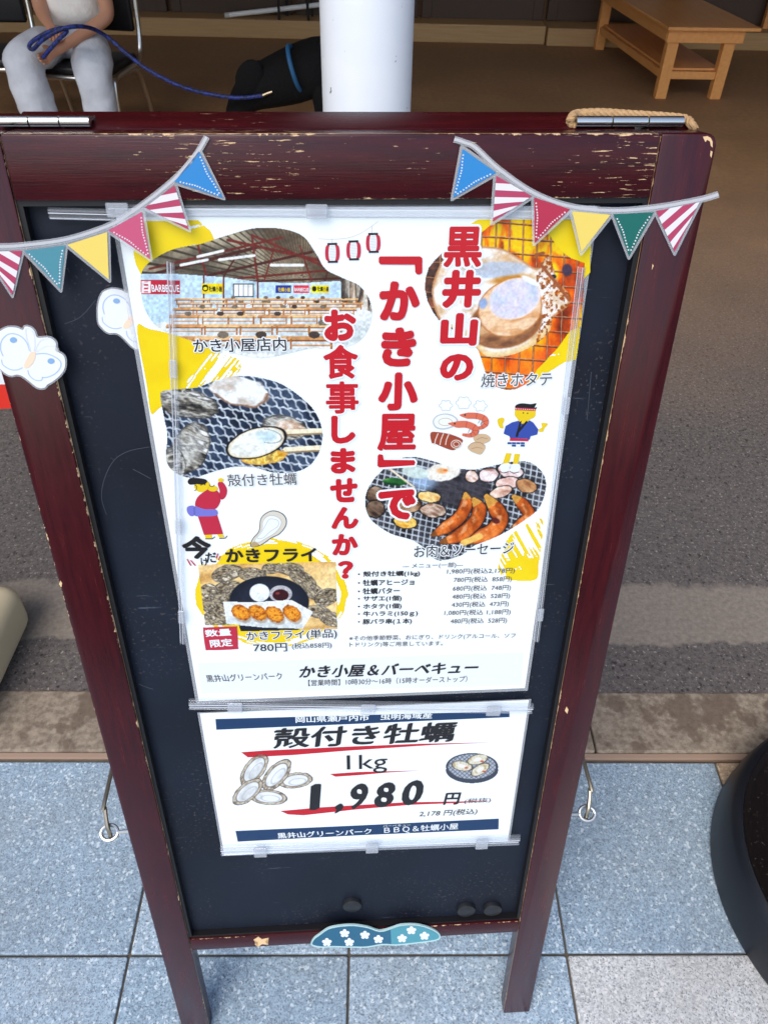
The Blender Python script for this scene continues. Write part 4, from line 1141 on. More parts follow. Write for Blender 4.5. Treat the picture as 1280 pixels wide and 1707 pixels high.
# woman in a red top
g = MB()
flat(g, z6(sm2([(350, 800), (380, 790), (420, 810), (430, 860), (400, 905), (340, 905), (290, 890), (300, 840)], 5, True)), D3, 2)
flat(g, z6(sm2([(415, 760), (440, 752), (466, 790), (462, 830), (440, 852), (425, 835), (425, 800)], 5, True)), D3, 2)
flat(g, z6([(300, 935), (410, 932), (446, 1045), (338, 1050)]), D3, 2)
flat(g, z6(sm2([(285, 890), (340, 905), (405, 908), (408, 940), (330, 946), (285, 940)], 4, True)), D3 - .0001, 3)
flat(g, z6(sm2([(243, 895), (270, 885), (288, 895), (288, 935), (265, 945), (245, 925)], 4, True)), D3 - .0001, 3)
flat(g, z6(sm2([(286, 768), (320, 745), (360, 750), (372, 775), (350, 800), (318, 810), (290, 795)], 5, True)), D3 - .0001, 0)
flat(g, z6(circ(388, 790, 28, 16)), D3 - .0001, 0); flat(g, z6(circ(432, 742, 16, 11)), D3 - .0001, 0)
flat(g, z6(sm2([(248, 745), (262, 732), (300, 730), (345, 738), (356, 752), (335, 768), (300, 765), (262, 768), (248, 758)], 5, True)), D3 - .0002, 1)
ptube(g, z6(circ(284, 785, 14, 16, -1.6, 1.9, 14)), 1.0, D3 - .0002, 1); ptube(g, z6(circ(382, 765, 14, 14, .2, 3.2, 14)), 1.0, D3 - .0002, 1)
flat(g, z6(circ(322, 770, 3, 4)), D3 - .0002, 1); flat(g, z6(circ(344, 768, 3, 4)), D3 - .0002, 1)
flat(g, z6([(342, 1050), (380, 1048), (384, 1068), (346, 1070)]), D3, 0); flat(g, z6([(410, 1046), (440, 1045), (455, 1062), (424, 1066)]), D3, 0)
ptube(g, z6([(345, 1072), (385, 1072), (400, 1060)]), 1.4, D3 - .0001, 1); ptube(g, z6([(424, 1070), (458, 1068), (468, 1055)]), 1.4, D3 - .0001, 1)
PO.part(g, 'figure_drawing', mats_fig)
# man in a blue happi coat
g = MB()
flat(g, z7(sm2([(918, 160), (925, 145), (1030, 148), (1040, 165), (1035, 195), (1000, 212), (975, 222), (945, 212), (918, 190)], 4, True)), D3 - .0001, 0)
flat(g, z7([(930, 205), (1010, 205), (985, 235), (955, 235)]), D3 - .00005, 0)
flat(g, z7([(900, 228), (940, 218), (1000, 215), (1025, 228), (1056, 270), (1050, 300), (1010, 310), (1005, 330), (890, 325), (885, 310), (850, 295), (862, 250)]), D3, 4)
flat(g, z7([(885, 320), (990, 325), (978, 375), (870, 362)]), D3 - .0001, 5)
for a, b in ((0, 0), (1, 1), (2, 0), (3, 1), (1, -1), (3, -1)):
    flat(g, z7([(874 + a * 26, 345 + b * 14 - (0 if b >= 0 else -14)), (898 + a * 26, 346 + b * 14 - (0 if b >= 0 else -14)), (896 + a * 26, 358 + b * 14 - (0 if b >= 0 else -14)), (872 + a * 26, 357 + b * 14 - (0 if b >= 0 else -14))]), D3 - .0002, 6)
flat(g, z7([(888, 320), (1000, 326), (996, 340), (886, 338)]), D3 - .0002, 2)
flat(g, z7([(945, 225), (958, 218), (935, 315), (920, 312)]), D3 - .0001, 1); flat(g, z7([(985, 218), (995, 224), (940, 290), (945, 262)]), D3 - .0001, 1)
flat(g, z7(sm2([(922, 142), (925, 125), (960, 115), (1010, 120), (1045, 115), (1032, 140), (1048, 138), (1035, 152), (980, 142)], 3, True)), D3 - .0002, 1)
flat(g, z7([(920, 140), (1038, 146), (1038, 160), (918, 155)]), D3 - .0003, 2)
for k in range(9): flat(g, z7(circ(926 + k * 13, 148 + k * .6, 3, 3, n=8)), D3 - .0004, 5)
flat(g, z7(circ(967, 172, 4, 4)), D3 - .0003, 1); flat(g, z7(circ(992, 174, 4, 4)), D3 - .0003, 1)
flat(g, z7(sm2([(815, 210), (845, 200), (855, 215), (845, 240), (850, 262), (830, 260), (818, 240)], 4, True)), D3, 0)
flat(g, z7(sm2([(1075, 232), (1110, 235), (1105, 250), (1092, 262), (1085, 282), (1062, 284), (1058, 270), (1078, 258)], 4, True)), D3, 0)
flat(g, z7([(865, 410), (898, 412), (880, 472), (845, 470)]), D3, 0); flat(g, z7([(915, 414), (948, 416), (936, 476), (905, 474)]), D3, 0)
flat(g, z7(sm2([(832, 480), (880, 470), (895, 490), (870, 520), (835, 515)], 4, True)), D3 - .0001, 5); flat(g, z7(sm2([(890, 480), (940, 475), (950, 500), (930, 522), (888, 515)], 4, True)), D3 - .0001, 5)
ptube(g, z7([(825, 518), (850, 528), (880, 520)]), 1.0, D3 - .0002, 1); ptube(g, z7([(885, 518), (910, 530), (940, 522)]), 1.0, D3 - .0002, 1)
PO.part(g, 'figure_drawing', mats_fig)
# seafood drawing
sf = [K_WHITE, IK('line_grey', 206, 210, 216), IK('prawn_ink', 232, 120, 90), IK('prawn_dark_ink', 196, 70, 56), IK('squid_ink', 168, 74, 50), IK('squid_line', 246, 226, 210), IK('clam_ink', 222, 190, 150), IK('clam_line', 170, 130, 96), blk]
g = MB()
def blob(cx, cy, r, n, amp): return [(cx + (r + amp * math.cos(n * a)) * math.cos(a), cy + (r + amp * math.cos(n * a)) * .85 * math.sin(a)) for a in np.arange(0, 6.28, .12)]
for cx, cy, r in ((508, 128, 36), (613, 112, 42), (712, 130, 36)): ptube(g, z7(blob(cx, cy, r, 6, 5)) , .9, D3, 1)
flat(g, z7(sm2([(430, 225), (450, 190), (500, 175), (550, 185), (580, 215), (560, 250), (500, 270), (450, 262)], 5, True)), D3, 1)
flat(g, z7(sm2([(438, 225), (455, 196), (500, 182), (545, 192), (570, 215), (552, 244), (500, 262), (456, 255)], 5, True)), D3 - .0001, 0)
flat(g, z7(circ(505, 225, 42, 24)), D3 - .0002, 6); flat(g, z7(circ(505, 225, 38, 20)), D3 - .0003, 0)
def prawn(pts, w, dep):
    P = sm2(z7(pts), 6); n = len(P); L = []; R = []
    for i, p in enumerate(P):
        p = Vector(p); t = (Vector(P[min(i + 1, n - 1)]) - Vector(P[max(i - 1, 0)])).normalized(); q = Vector((-t.y, t.x)); s = i / (n - 1)
        ww = w * min(1, s * 5 + .05, (1 - s) * 1.6 + .35)
        L.append(tuple(p + q * ww)); R.append(tuple(p - q * ww))
    flat(g, L + R[::-1], dep, 2)
    for s in (.35, .47, .58, .69, .8, .9):
        i = int(s * n); ptube(g, [L[i], R[i]], 1.0, dep - .0001, 3)
    flat(g, [(P[int(.16 * n)][0] + 1.6 * math.cos(a), P[int(.16 * n)][1] - 1 + 1.6 * math.sin(a)) for a in np.arange(0, 6.2, .8)], dep - .0002, 8)
    for s in (.42, .5, .58): ptube(g, [R[int(s * n)], (R[int(s * n)][0] - 3, R[int(s * n)][1] + 6)] if R[int(s * n)][1] > L[int(s * n)][1] else [L[int(s * n)], (L[int(s * n)][0] - 3, L[int(s * n)][1] + 6)], .7, dep - .0001, 8)
prawn([(588, 184), (630, 188), (690, 190), (735, 205), (745, 235), (720, 258), (690, 262)], 5.2, D3 - .0002)
prawn([(520, 234), (570, 240), (630, 240), (680, 262), (680, 290), (650, 305), (605, 300)], 5.6, D3 - .0005)
flat(g, z7(sm2([(418, 290), (470, 287), (540, 300), (600, 325), (606, 345), (570, 385), (540, 392), (480, 370), (440, 352), (425, 350)], 4, True)), D3 - .0002, 4)
for x in (455, 487, 520): ptube(g, z7([(x + 8, 292), (x - 8, 330), (x - 14, 362)]), 1.6, D3 - .0003, 5)
ptube(g, z7(circ(570, 357, 30, 24) + circ(570, 357, 30, 24)[:1]), 1.4, D3 - .0003, 5); ptube(g, z7(circ(570, 357, 17, 14) + circ(570, 357, 17, 14)[:1]), 1.2, D3 - .0003, 5)
flat(g, z7(sm2([(670, 320), (690, 300), (740, 297), (772, 318), (765, 340), (720, 358), (690, 352)], 4, True)), D3 - .0002, 6)
flat(g, z7(sm2([(638, 375), (665, 350), (710, 348), (742, 368), (738, 390), (715, 418), (680, 410), (650, 395)], 4, True)), D3 - .0003, 6)
ptube(g, z7(sm2([(638, 375), (665, 350), (710, 348), (742, 368)], 4)), .9, D3 - .0004, 7); ptube(g, z7([(660, 385), (690, 375), (725, 382)]), .8, D3 - .0004, 7); ptube(g, z7([(690, 330), (720, 318), (755, 325)]), .8, D3 - .0004, 7)
PO.part(g, 'seafood_drawing', sf)
# lanterns
lt = [crim, K_WHITE, blk, IK('lantern_line', 206, 200, 204)]
for cx, cy in ((266, 303), (440, 282), (601, 221)):
    g = MB(); h = 66
    flat(g, z4(sm2([(cx - 40, cy - h), (cx + 40, cy - h), (cx + 58, cy - 30), (cx + 58, cy + 30), (cx + 40, cy + h), (cx - 40, cy + h), (cx - 58, cy + 30), (cx - 58, cy - 30)], 3, True)), D3, 0)
    flat(g, z4(sm2([(cx - 20, cy - h), (cx + 20, cy - h), (cx + 30, cy), (cx + 20, cy + h), (cx - 20, cy + h), (cx - 30, cy)], 4, True)), D3 - .0001, 1)
    for k in range(-4, 5): ptube(g, z4([(cx - 26, cy + k * 13 + 2), (cx + 26, cy + k * 13 - 2)]), .5, D3 - .0002, 3)
    ptube(g, z4([(cx - 41, cy - 72), (cx + 39, cy - 74)]), 3.6, D3 - .0002, 2); ptube(g, z4([(cx - 37, cy + 74), (cx + 44, cy + 72)]), 3.4, D3 - .0002, 2)
    PO.part(g, 'lantern_drawing', lt)
g = MB(); ptube(g, z4(sm2([(150, 186), (260, 190), (400, 178), (520, 128), (640, 45)], 6)), .5, D3, 0); ptube(g, z4([(264, 190), (264, 230)]), .5, D3, 0); ptube(g, z4([(590, 80), (588, 145)]), .5, D3, 0)
PO.part(g, 'lantern_string', IK('string_ink', 206, 186, 170))
# oyster drawing
oy = [IK('oyster_line', 70, 66, 62), IK('oyster_rim', 232, 226, 212), K_WHITE, IK('oyster_shade', 200, 200, 192), IK('oyster_tan', 196, 170, 124)]
g = MB(); oo = z8(sm2([(520, 268), (530, 220), (570, 170), (580, 100), (605, 65), (655, 42), (710, 55), (742, 90), (740, 140), (700, 190), (650, 215), (580, 262)], 5, True))
flat(g, oo, D4, 0); flat(g, inset(oo, -1.2), D4 - .0001, 1)
flat(g, z8(sm2([(522, 262), (535, 238), (560, 245), (575, 258), (540, 270)], 4, True)), D4 - .00015, 4)
i2 = z8(sm2([(545, 235), (560, 200), (590, 160), (595, 110), (630, 75), (680, 78), (712, 105), (705, 145), (670, 185), (620, 215), (575, 240)], 5, True)); flat(g, i2, D4 - .0002, 3); flat(g, inset(i2, -.8), D4 - .0003, 2)
i3 = z8(sm2([(560, 215), (590, 175), (615, 130), (640, 95), (690, 105), (690, 140), (640, 175), (600, 212)], 5, True)); ptube(g, i3 + i3[:1], .8, D4 - .0004, 3)
PO.part(g, 'oyster_drawing', oy)
# red stamp
g = MB(); flat(g, z8(sm2([(222, 785), (240, 777), (420, 770), (434, 780), (440, 895), (430, 912), (260, 918), (236, 905)], 4, True)), D4, 0)
text_line(g, '数量', z8([(238, 836)])[0], z8([(402, 826)])[0], 12, D5, .03, 0, 1); text_line(g, '限定', z8([(270, 902)])[0], z8([(410, 892)])[0], 13, D5, .03, 0, 1)
PO.part(g, 'red_stamp', [crim, K_WHITE])

# ---- lettering
def letters(name, mats): 
    return MB()
# the three red columns
cols = [[('黒', (740, 378, 804, 446)), ('井', (737, 450, 802, 514)), ('山', (734, 522, 796, 577)), ('の', (733, 590, 789, 635))],
        [('か', (632, 469, 700, 535)), ('き', (635, 546, 694, 612)), ('小', (630, 621, 697, 685)), ('屋', (629, 690, 694, 752)), ('で', (630, 816, 693, 867))],
        [('お', (540, 516, 594, 569)), ('食', (539, 575, 597, 632)), ('事', (543, 636, 598, 690)), ('し', (552, 693, 593, 740)), ('ま', (551, 747, 593, 790)), ('せ', (550, 797, 596, 838)), ('ん', (552, 845, 598, 882)), ('か', (553, 890, 597, 926)), ('？', (563, 935, 589, 965))]]
for ci, colm in enumerate(cols):
    g = MB()
    for ch, bx in colm:
        if ch == 'で':
            PO.part(g, 'title_lettering', [K_RED, K_WHITE]); g = MB()
        k = .030 if ch == '事' else (.037 if ch in '黒食屋' else .060)
        text_char(g, ch, bx, D5, k, 0, k)
        if ci != 1 or ch == 'で': text_char(g, ch, bx, D4, k + .055, 1, k)
    if ci == 1:
        b1 = z4([(655, 332), (985, 332), (1003, 345), (1003, 465), (985, 480), (960, 480), (945, 460), (942, 400), (660, 398), (646, 380), (646, 345)])
        b2 = z7([(105, 425), (115, 416), (135, 420), (142, 450), (320, 452), (328, 465), (322, 482), (115, 496), (103, 485)])
        h_ = MB(); flat(h_, b1, D5, 0); PO.part(h_, 'quotation_bracket', K_RED)
        h_ = MB(); flat(h_, b2, D5, 0); flat(h_, inset(b2, 3), D4, 1); PO.part(h_, 'quotation_bracket', [K_RED, K_WHITE])
    PO.part(g, 'title_lettering', [K_RED, K_WHITE])
def line(text, bl, br, h, off=0.0, mat=K_BLACK, halo=0, name='caption_lettering', skew=0, thing=PO, dep=D5, sp=1.0):
    g = MB(); text_line(g, text, bl, br, h, dep, off, skew, 0, sp, off)
    if halo: text_line(g, text, bl, br, h, dep + .0002, off + halo, skew, 1, sp, off)
    return thing.part(g, name, [mat, K_WHITE])
line('かき小屋店内', (324, 588), (478, 585), 23, .012, K_BLACK, .07)
line('焼きホタテ', (801, 646), (918, 643), 23, .008, K_GREY, .07)
line('殻付き牡蠣', (381, 811), (495, 808), 20, .008, K_GREY, .07)
line('お肉＆ソーセージ', (690, 930), (855, 923), 20, .008, K_BLACK, .07)
line('かきフライ', (377, 938), (528, 936), 23, .035, K_BLACK, 0)
line('かきフライ(単品)', (412, 1070), (562, 1065), 17, .012, K_BLACK, .07)
line('780円', (423, 1087), (479, 1086), 14, .012, K_BLACK, .07)
line('(税込858円)', (487, 1083), (553, 1081), 10.5, .008, K_BLACK, .07)
g = MB(); text_char(g, '今', (303, 894, 352, 932), D5, .05, 0, .05, .1); text_char(g, 'だ', (343, 921, 361, 938), D5, .02); text_char(g, 'け', (335, 930, 347, 943), D5, .02)
flat(g, z8([(118, 348), (124, 345), (150, 388), (140, 388)]), D5, 1); flat(g, z8([(140, 355), (146, 352), (178, 388), (168, 388)]), D5, 1); flat(g, z8([(300, 340), (312, 310), (318, 312), (308, 345)]), D5, 1); flat(g, z8([(316, 352), (326, 325), (331, 327), (322, 356)]), D5, 1)
PO.part(g, 'slogan_lettering', [K_BLACK, crim])
# opening hours strip
g = MB(); flat(g, [(330, 1106), (872, 1088), (868, 1142), (336, 1156)], D1); PO.part(g, 'pale_strip', pmat('pale_strip', rgb(221, 229, 233), .3))
line('黒井山グリーンパーク', (345, 1137.5), (471, 1133), 12, .004, K_GREY, 0, 'address_lettering', -.15)
line('かき小屋＆バーベキュー', (500, 1131), (796, 1123), 21, (.003, .036, 38), K_BLACK, 0, 'address_lettering', .18)
line('【営業時間】10時30分～16時（15時オーダーストップ）', (514, 1144), (778, 1137), 10.5, .004, K_GREY, 0, 'hours_lettering')
# menu
line('--- メニュー(一部)---', (671, 949), (771, 946.5), 9.5, .006, K_GREY, 0, 'menu_lettering')
items = [('・殻付き牡蠣(1kg)', 963, 699.5), ('・牡蠣アヒージョ', 977, 690), ('・牡蠣バター', 991, 666), ('・サザエ(1個)', 1004, 669), ('・ホタテ(1個)', 1017, 669), ('・牛ハラミ(150ｇ)', 1029.5, 696), ('・豚バラ串(１本)', 1042.5, 686)]
g = MB()
for t, y, xe in items: text_line(g, t, (596.5, y), (xe, y - (xe - 597) * .018), 10.2, D5, .022)
PO.part(g, 'menu_lettering', K_BLACK)
pr = [('1,980円(税込2,178円)', 744.5, 857, 958.5), ('780円(税込  858円)', 755.5, 852, 972.5), ('680円(税込  748円)', 754, 850.5, 987), ('480円(税込  528円)', 753, 849, 1000.5), ('430円(税込  473円)', 752, 847, 1014), ('1,080円(税込 1,188円)', 740, 850, 1027.5), ('480円(税込  528円)', 750, 844, 1041.5)]
g = MB()
for t, x0, x1, y in pr: text_line(g, t, (x0, y), (x1, y - 1.8), 10.4, D5, .006)
PO.part(g, 'price_lettering', K_GREY)
g = MB(); text_line(g, '※その他季節野菜、おにぎり、ドリンク(アルコール、ソフ', (582, 1069.5), (858, 1064.5), 9.2, D5, .004); text_line(g, 'トドリンク)等ご用意しています。', (582.5, 1080), (737.5, 1077.5), 9.2, D5, .004)
PO.part(g, 'note_lettering', K_GREY)
# words on the banners inside the printed hall
for t, x0, y0, x1, h, mt in (('BARBECUE', 254, 486.5, 300, 12, K_WHITE), ('牡蠣小屋', 349, 486, 371, 9, K_BLACK), ('牡蠣小屋', 464, 486, 484, 7, yel), ('BARBECUE', 491, 485.5, 515, 6, K_WHITE), ('牡蠣小屋', 529, 485.5, 548, 8, K_BLACK)):
    line(t, (x0, y0), (x1, y0 + .5), h, .02, mt, 0, 'banner_lettering', 0, PO, D3)

# ------------------------------------------------------------------ small price poster
E0 = .0095
eu, ev = on(605, 1300, E0)
PP = BT('price_poster', (eu, E0, ev), 'small white poster with a large price between two navy bars', 'poster')
q = [on(x, y, E0) for x, y in ((328, 1184), (880, 1174), (852, 1406), (371, 1424))]
mb = MB(); uL, uR = (q[0][0] + q[3][0]) / 2, (q[1][0] + q[2][0]) / 2; vT, vB = (q[0][1] + q[1][1]) / 2, (q[2][1] + q[3][1]) / 2
mb.box(uL, uR, E0, E0 + .0008, vB, vT + .002); PP.part(mb, 'laminate', lam)
mb = MB(); mb.box(uL + .003, uR - .003, E0 - .0002, E0 - .00005, vB + .002, vT + .001); PP.part(mb, 'sheet', m_paper)
zs = lambda P: [(300 + x / 2.1333, 1150 + y / 2.1333) for x, y in P]
F1, F2, F3 = E0 - .0004, E0 - .0007, E0 - .0010
for bar_, txts in (([(127, 104), (600, 91), (1171, 76), (1171, 97), (600, 122), (130, 142)], [('岡山県瀬戸内市　虫明海域産', (412, 118), (896, 102), 11, (.002, .03, 38), 0)]),
                   ([(198, 502), (640, 482), (1133, 458), (1132, 496), (640, 517), (206, 540)], [('黒井山グリーンパーク', (348, 530), (682, 513), 10, (.002, .03, 38), -.1), ('ＢＢＱ＆牡蠣小屋', (726, 513), (988, 498), 11.5, .014, 0), ('バーベキュー', (722, 489), (820, 485), 4.2, 0, 0)])):
    g = MB(); flat(g, zs(bar_), F1); PP.part(g, 'navy_bar', K_NAVY)
    for t, a, b, h, of, sk in txts: line(t, zs([a])[0], zs([b])[0], h, of, K_WHITE, 0, 'bar_lettering', sk, PP, F3)
g = MB()
for P in ([(218, 222), (300, 216), (600, 202), (850, 192), (1108, 187), (900, 196), (600, 216), (400, 232), (242, 240)], [(533, 299), (640, 292), (856, 287), (740, 294), (640, 303), (553, 309)], [(357, 431), (500, 418), (800, 400), (1118, 395), (1000, 402), (820, 409), (640, 424), (440, 446), (385, 443)]): flat(g, zs(P), F1)
PP.part(g, 'red_stroke', K_RED)
line('殻付き牡蠣', zs([(337, 210)])[0], zs([(976, 184)])[0], 34, (.004, .034, 38), K_BLACK, 0, 'name_lettering', .12, PP, F3)
line('1kg', zs([(594, 300)])[0], zs([(736, 294)])[0], 31, .0, K_BLACK, 0, 'weight_lettering', 0, PP, F3)
g = MB()
for ch, x0, y0, x1, y1 in (('1', 464, 336, 498, 428), (',', 551, 405, 579, 440), ('9', 604, 334, 666, 426), ('8', 695, 330, 762, 418), ('0', 791, 322, 863, 411)):
    A_, B_ = zs([(x0, y0), (x1, y1)]); text_char(g, ch, (*A_, *B_), F3, (.010, .042, 40), 0, None, .2)
PP.part(g, 'price_lettering', K_BLACK)
line('円', zs([(938, 410)])[0], zs([(992, 408)])[0], 20, (.003, .035, 38), K_BLACK, 0, 'price_lettering', .1, PP, F3)
line('(税抜)', zs([(1010, 407)])[0], zs([(1104, 402)])[0], 9, 0, K_GREY, 0, 'tax_lettering', .1, PP, F3)
line('2,178 円(税込)', zs([(850, 455)])[0], zs([(1056, 445)])[0], 11, .01, K_GREY, 0, 'tax_lettering', .15, PP, F3)
# drawing of four oysters
def paint_oysters4(X, Y):
    c = Cv(X, Y, (238, 243, 245)); al = np.zeros(X.shape)
    for k, (cx, cy, rx, ry, an) in enumerate(((493, 1301, 28, 13, -8), (424, 1283, 32, 16, -52), (461, 1292, 32, 16, -48), (448, 1329, 31, 13, 4), (413, 1320, 30, 15, -40))):
        e = ell(X, Y, cx, cy, rx, ry, an) + .14 * (fbm(X / 7, Y / 7, k + 3) - .5)
        c.put(1 - ss(1.0, 1.03, e), (96, 84, 70)); tones(c, 1 - ss(.93, .97, e), X, Y, [(150, 132, 106), (226, 216, 196), (120, 106, 88)], 4, k + 50, an, 2)
        e2 = ell(X, Y, cx, cy, rx * .78, ry * .72, an); c.put(1 - ss(.98, 1.06, e2), (120, 116, 112)); tones(c, 1 - ss(.9, .98, e2), X, Y, [(214, 218, 218), (244, 247, 248), (250, 252, 252)], 9, k + 7, an, 2)
        c.put((1 - ss(.05, .16, np.abs(ell(X, Y, cx + 3, cy + 2, rx * .5, ry * .4, an) - 1))) * .5, (170, 176, 182))
        al = np.maximum(al, e < 1.04)
    return c, al
picture(PP, 'oyster_drawing', [(388, 1258), (526, 1258), (526, 1350), (388, 1350)], F1, paint_oysters4, .7)
def paint_grill(X, Y):
    c = Cv(X, Y, (70, 78, 92)); e = ell(X, Y, 786.5, 1278, 44, 23, 0); e3 = ell(X, Y, 786.5, 1284, 44, 22, 0)
    al = (e < 1) | (e3 < 1)
    c.put(e < .93, (186, 194, 206)); mesh_wires(c, X, Y, 40, 5, -40, 5, 1.0, (96, 104, 120)); c.put((e > .90) , (64, 70, 84))
    for k, (cx, cy, an) in enumerate(((770, 1277, 10), (796, 1266, -14), (800, 1283, -30))):
        q = ell(X, Y, cx, cy, 17, 8, an) + .2 * (fbm(X / 5, Y / 5, k) - .5); c.put(1 - ss(1, 1.1, q), (80, 66, 50)); tones(c, 1 - ss(.88, 1, q), X, Y, [(206, 196, 150), (244, 240, 226), (190, 170, 110)], 5, k + 9)
        c.put(1 - ss(.6, 1, ell(X, Y, cx, cy, 9, 4, an)), (248, 246, 238)); c.put(1 - ss(.5, 1, ell(X, Y, cx + 7, cy + 3, 4, 2)), (206, 84, 60))
    return c, al.astype(float)
picture(PP, 'grill_drawing', [(740, 1252), (833, 1252), (833, 1308), (740, 1308)], F1, paint_grill, .7)

# ------------------------------------------------------------------ the holder rails
rail((181, 349), (990, 354), 24, .0045, .0035, 'long clear plastic rail across the top of the large poster', (.02, .42, .98))
rail((81, 356), (190, 359), 20, .0060, .0025, 'short clear plastic rail sticking out at the top left of the large poster', ())
rail((284, 438), (305, 1074), 14, .0050, .0030, 'upright clear plastic rail on the left side of the large poster', (.22, .62, .90))
rail((970, 446), (894, 1070), 12, .0050, .0030, 'upright clear plastic rail on the right side of the large poster', (.30, .90))
rail((315, 1176), (888, 1183), 16, .0030, .0040, 'clear plastic rail between the large poster and the price poster', (.13, .51, .88))
rail((368, 1420), (866, 1402), 15, .0030, .0040, 'clear plastic rail along the bottom of the price poster', (.13, .50, .87))
# ================================================================== BEHIND AND BESIDE
def ev_mesh(o):
    dg = bpy.context.evaluated_depsgraph_get()
    return bpy.data.meshes.new_from_object(o.evaluated_get(dg))
def skin(name, J, E, mat, parent, root, sub=2):
    """one continuous skinned surface: J joint -> (point, radius), E edges"""
    ks = list(J); ix = {k: i for i, k in enumerate(ks)}
    me = bpy.data.meshes.new(name); b = parent.matrix_world.translation if parent else Vector((0, 0, 0))
    me.from_pydata([tuple(Vector(J[k][0]) - b) for k in ks], [(ix[a], ix[c]) for a, c in E], [])
    o = bpy.data.objects.new(name, me); COL.objects.link(o)
    md = o.modifiers.new('skin', 'SKIN'); md.use_smooth_shade = True; md.branch_smoothing = .6
    for k in ks:
        sv = me.skin_vertices[0].data[ix[k]]; r = J[k][1]
        sv.radius = (r, r) if not isinstance(r, tuple) else r
        sv.use_root = (k == root)
    if sub:
        m2 = o.modifiers.new('sub', 'SUBSURF'); m2.levels = sub; m2.render_levels = sub
    bpy.context.view_layer.update()
    nm = ev_mesh(o); nm.name = name
    o.modifiers.clear(); old = o.data; o.data = nm; bpy.data.meshes.remove(old)
    nm.materials.clear(); nm.materials.append(mat)
    nm.polygons.foreach_set('use_smooth', [True] * len(nm.polygons))
    if parent: o.parent = parent; o.matrix_parent_inverse = Matrix(); 
    return o
V = Vector
chrome = pmat('chrome', rgb(222, 220, 214), .28, 1.0)
vinyl = pmat('black_vinyl', rgb(20, 20, 23), .4)
# ---- chairs: black padded seat on a bent chrome tube frame
def chair(cx, cy, label, rz=0.0):
    t = empty('metal_chair', (cx, cy, 0)); tag(t, label, 'chair', 'black padded chairs with chrome frames')
    W2 = .27
    m = MB(); m.box(-W2 + .02, W2 - .02, -.02, .40, .405, .455, .02, 0, None, 4); m.build('seat', vinyl, t, None, True)
    m = MB(); m.box(-W2 + .03, W2 - .03, .405, .445, .55, .86, .018, 0, Matrix.Translation((0, .03, 0)), 4); m.build('backrest', vinyl, t, None, True)
    m = MB(); m.tube([(-W2, .36, .395), (W2, .36, .395)], .010, 12); m.build('rear_bar', chrome, t, None, True)
    m = MB(); m.tube([(-W2, -.03, .40), (W2, -.03, .40)], .014, 12); m.build('front_bar', chrome, t, None, True)
    for s in (-1, 1):
        m = MB(); m.tube(smooth_path([(s * W2, .47, .88), (s * W2, .455, .70), (s * W2, .43, .52), (s * W2, .36, .42), (s * W2, .15, .405), (s * W2, .0, .40), (s * W2, -.035, .36), (s * W2, -.05, .20), (s * (W2 + .01), -.06, .0)], 5), .0155, 12); m.build('leg', chrome, t, None, True)
        m = MB(); m.tube(smooth_path([(s * (W2 - .004), .20, .395), (s * (W2 - .004), .36, .33), (s * W2, .46, 0)], 5), .014, 12); m.build('leg', chrome, t, None, True)
    t.rotation_euler.z = rz
    return t
CY = 4.98
sxm = at_z(142, 133, .42)
chx = at_y(120, 133, 5.0).x
chair(chx + .015, CY - .02, 'black padded chair with chrome legs that the person with the leash sits on', -.12)
chair(chx - .62, CY + .12, 'empty black padded chair at the far left edge', .05)

from mathutils import noise as mnoise
def wrinkle(o, amp, sc, seed, st=(1, 1, 1)):
    for v in o.data.vertices:
        p = Vector((v.co.x * st[0], v.co.y * st[1], v.co.z * st[2])) * sc + Vector((seed, 0, 0))
        v.co += v.normal * (amp * (1 - 2.6 * abs(mnoise.noise(p)) + .3 * mnoise.noise(p * 2.1)))
# ---- person
skinm = pmat('skin', rgb(196, 142, 112), .5); NT(skinm)
skinm.node_tree.nodes['Principled BSDF'].inputs['Subsurface Weight'].default_value = .08
pants = pmat('pale_trousers', rgb(172, 176, 184), .9); N = NT(pants); N.color(N.mix(N.noise(14, 4), rgb(178, 182, 190), rgb(222, 225, 230))); N.bump(N.noise(9, 3), .5, .03)
shirt = pmat('white_shirt', rgb(246, 238, 226), .9); N = NT(shirt); N.bump(N.noise(10, 3), .5, .03)
PX = chx
kL = at_y(27, 91, 4.78); kR = at_y(150, 100, 4.80)
hip = V((PX + .0, 5.16, .53))
pe = empty('person', (PX, 5.1, 0)); tag(pe, 'seated person in white shirt and pale trousers holding a blue leash', 'person')
bpy.context.view_layer.update()
fL = V((kL.x + .085, kL.y - .02, .06)); fR = V((kR.x + .01, kR.y - .03, .06))
handL = at_y(88, 50, 4.80); handR = at_y(86, 91, 4.72)
elL = at_y(70, 20, 5.0); elR = at_y(182, 28, 4.98)
shL = V((PX - .16, 5.22, 1.02)); shR = V((PX + .19, 5.22, 1.02))
hd = V((PX + .02, 5.14, 1.245))
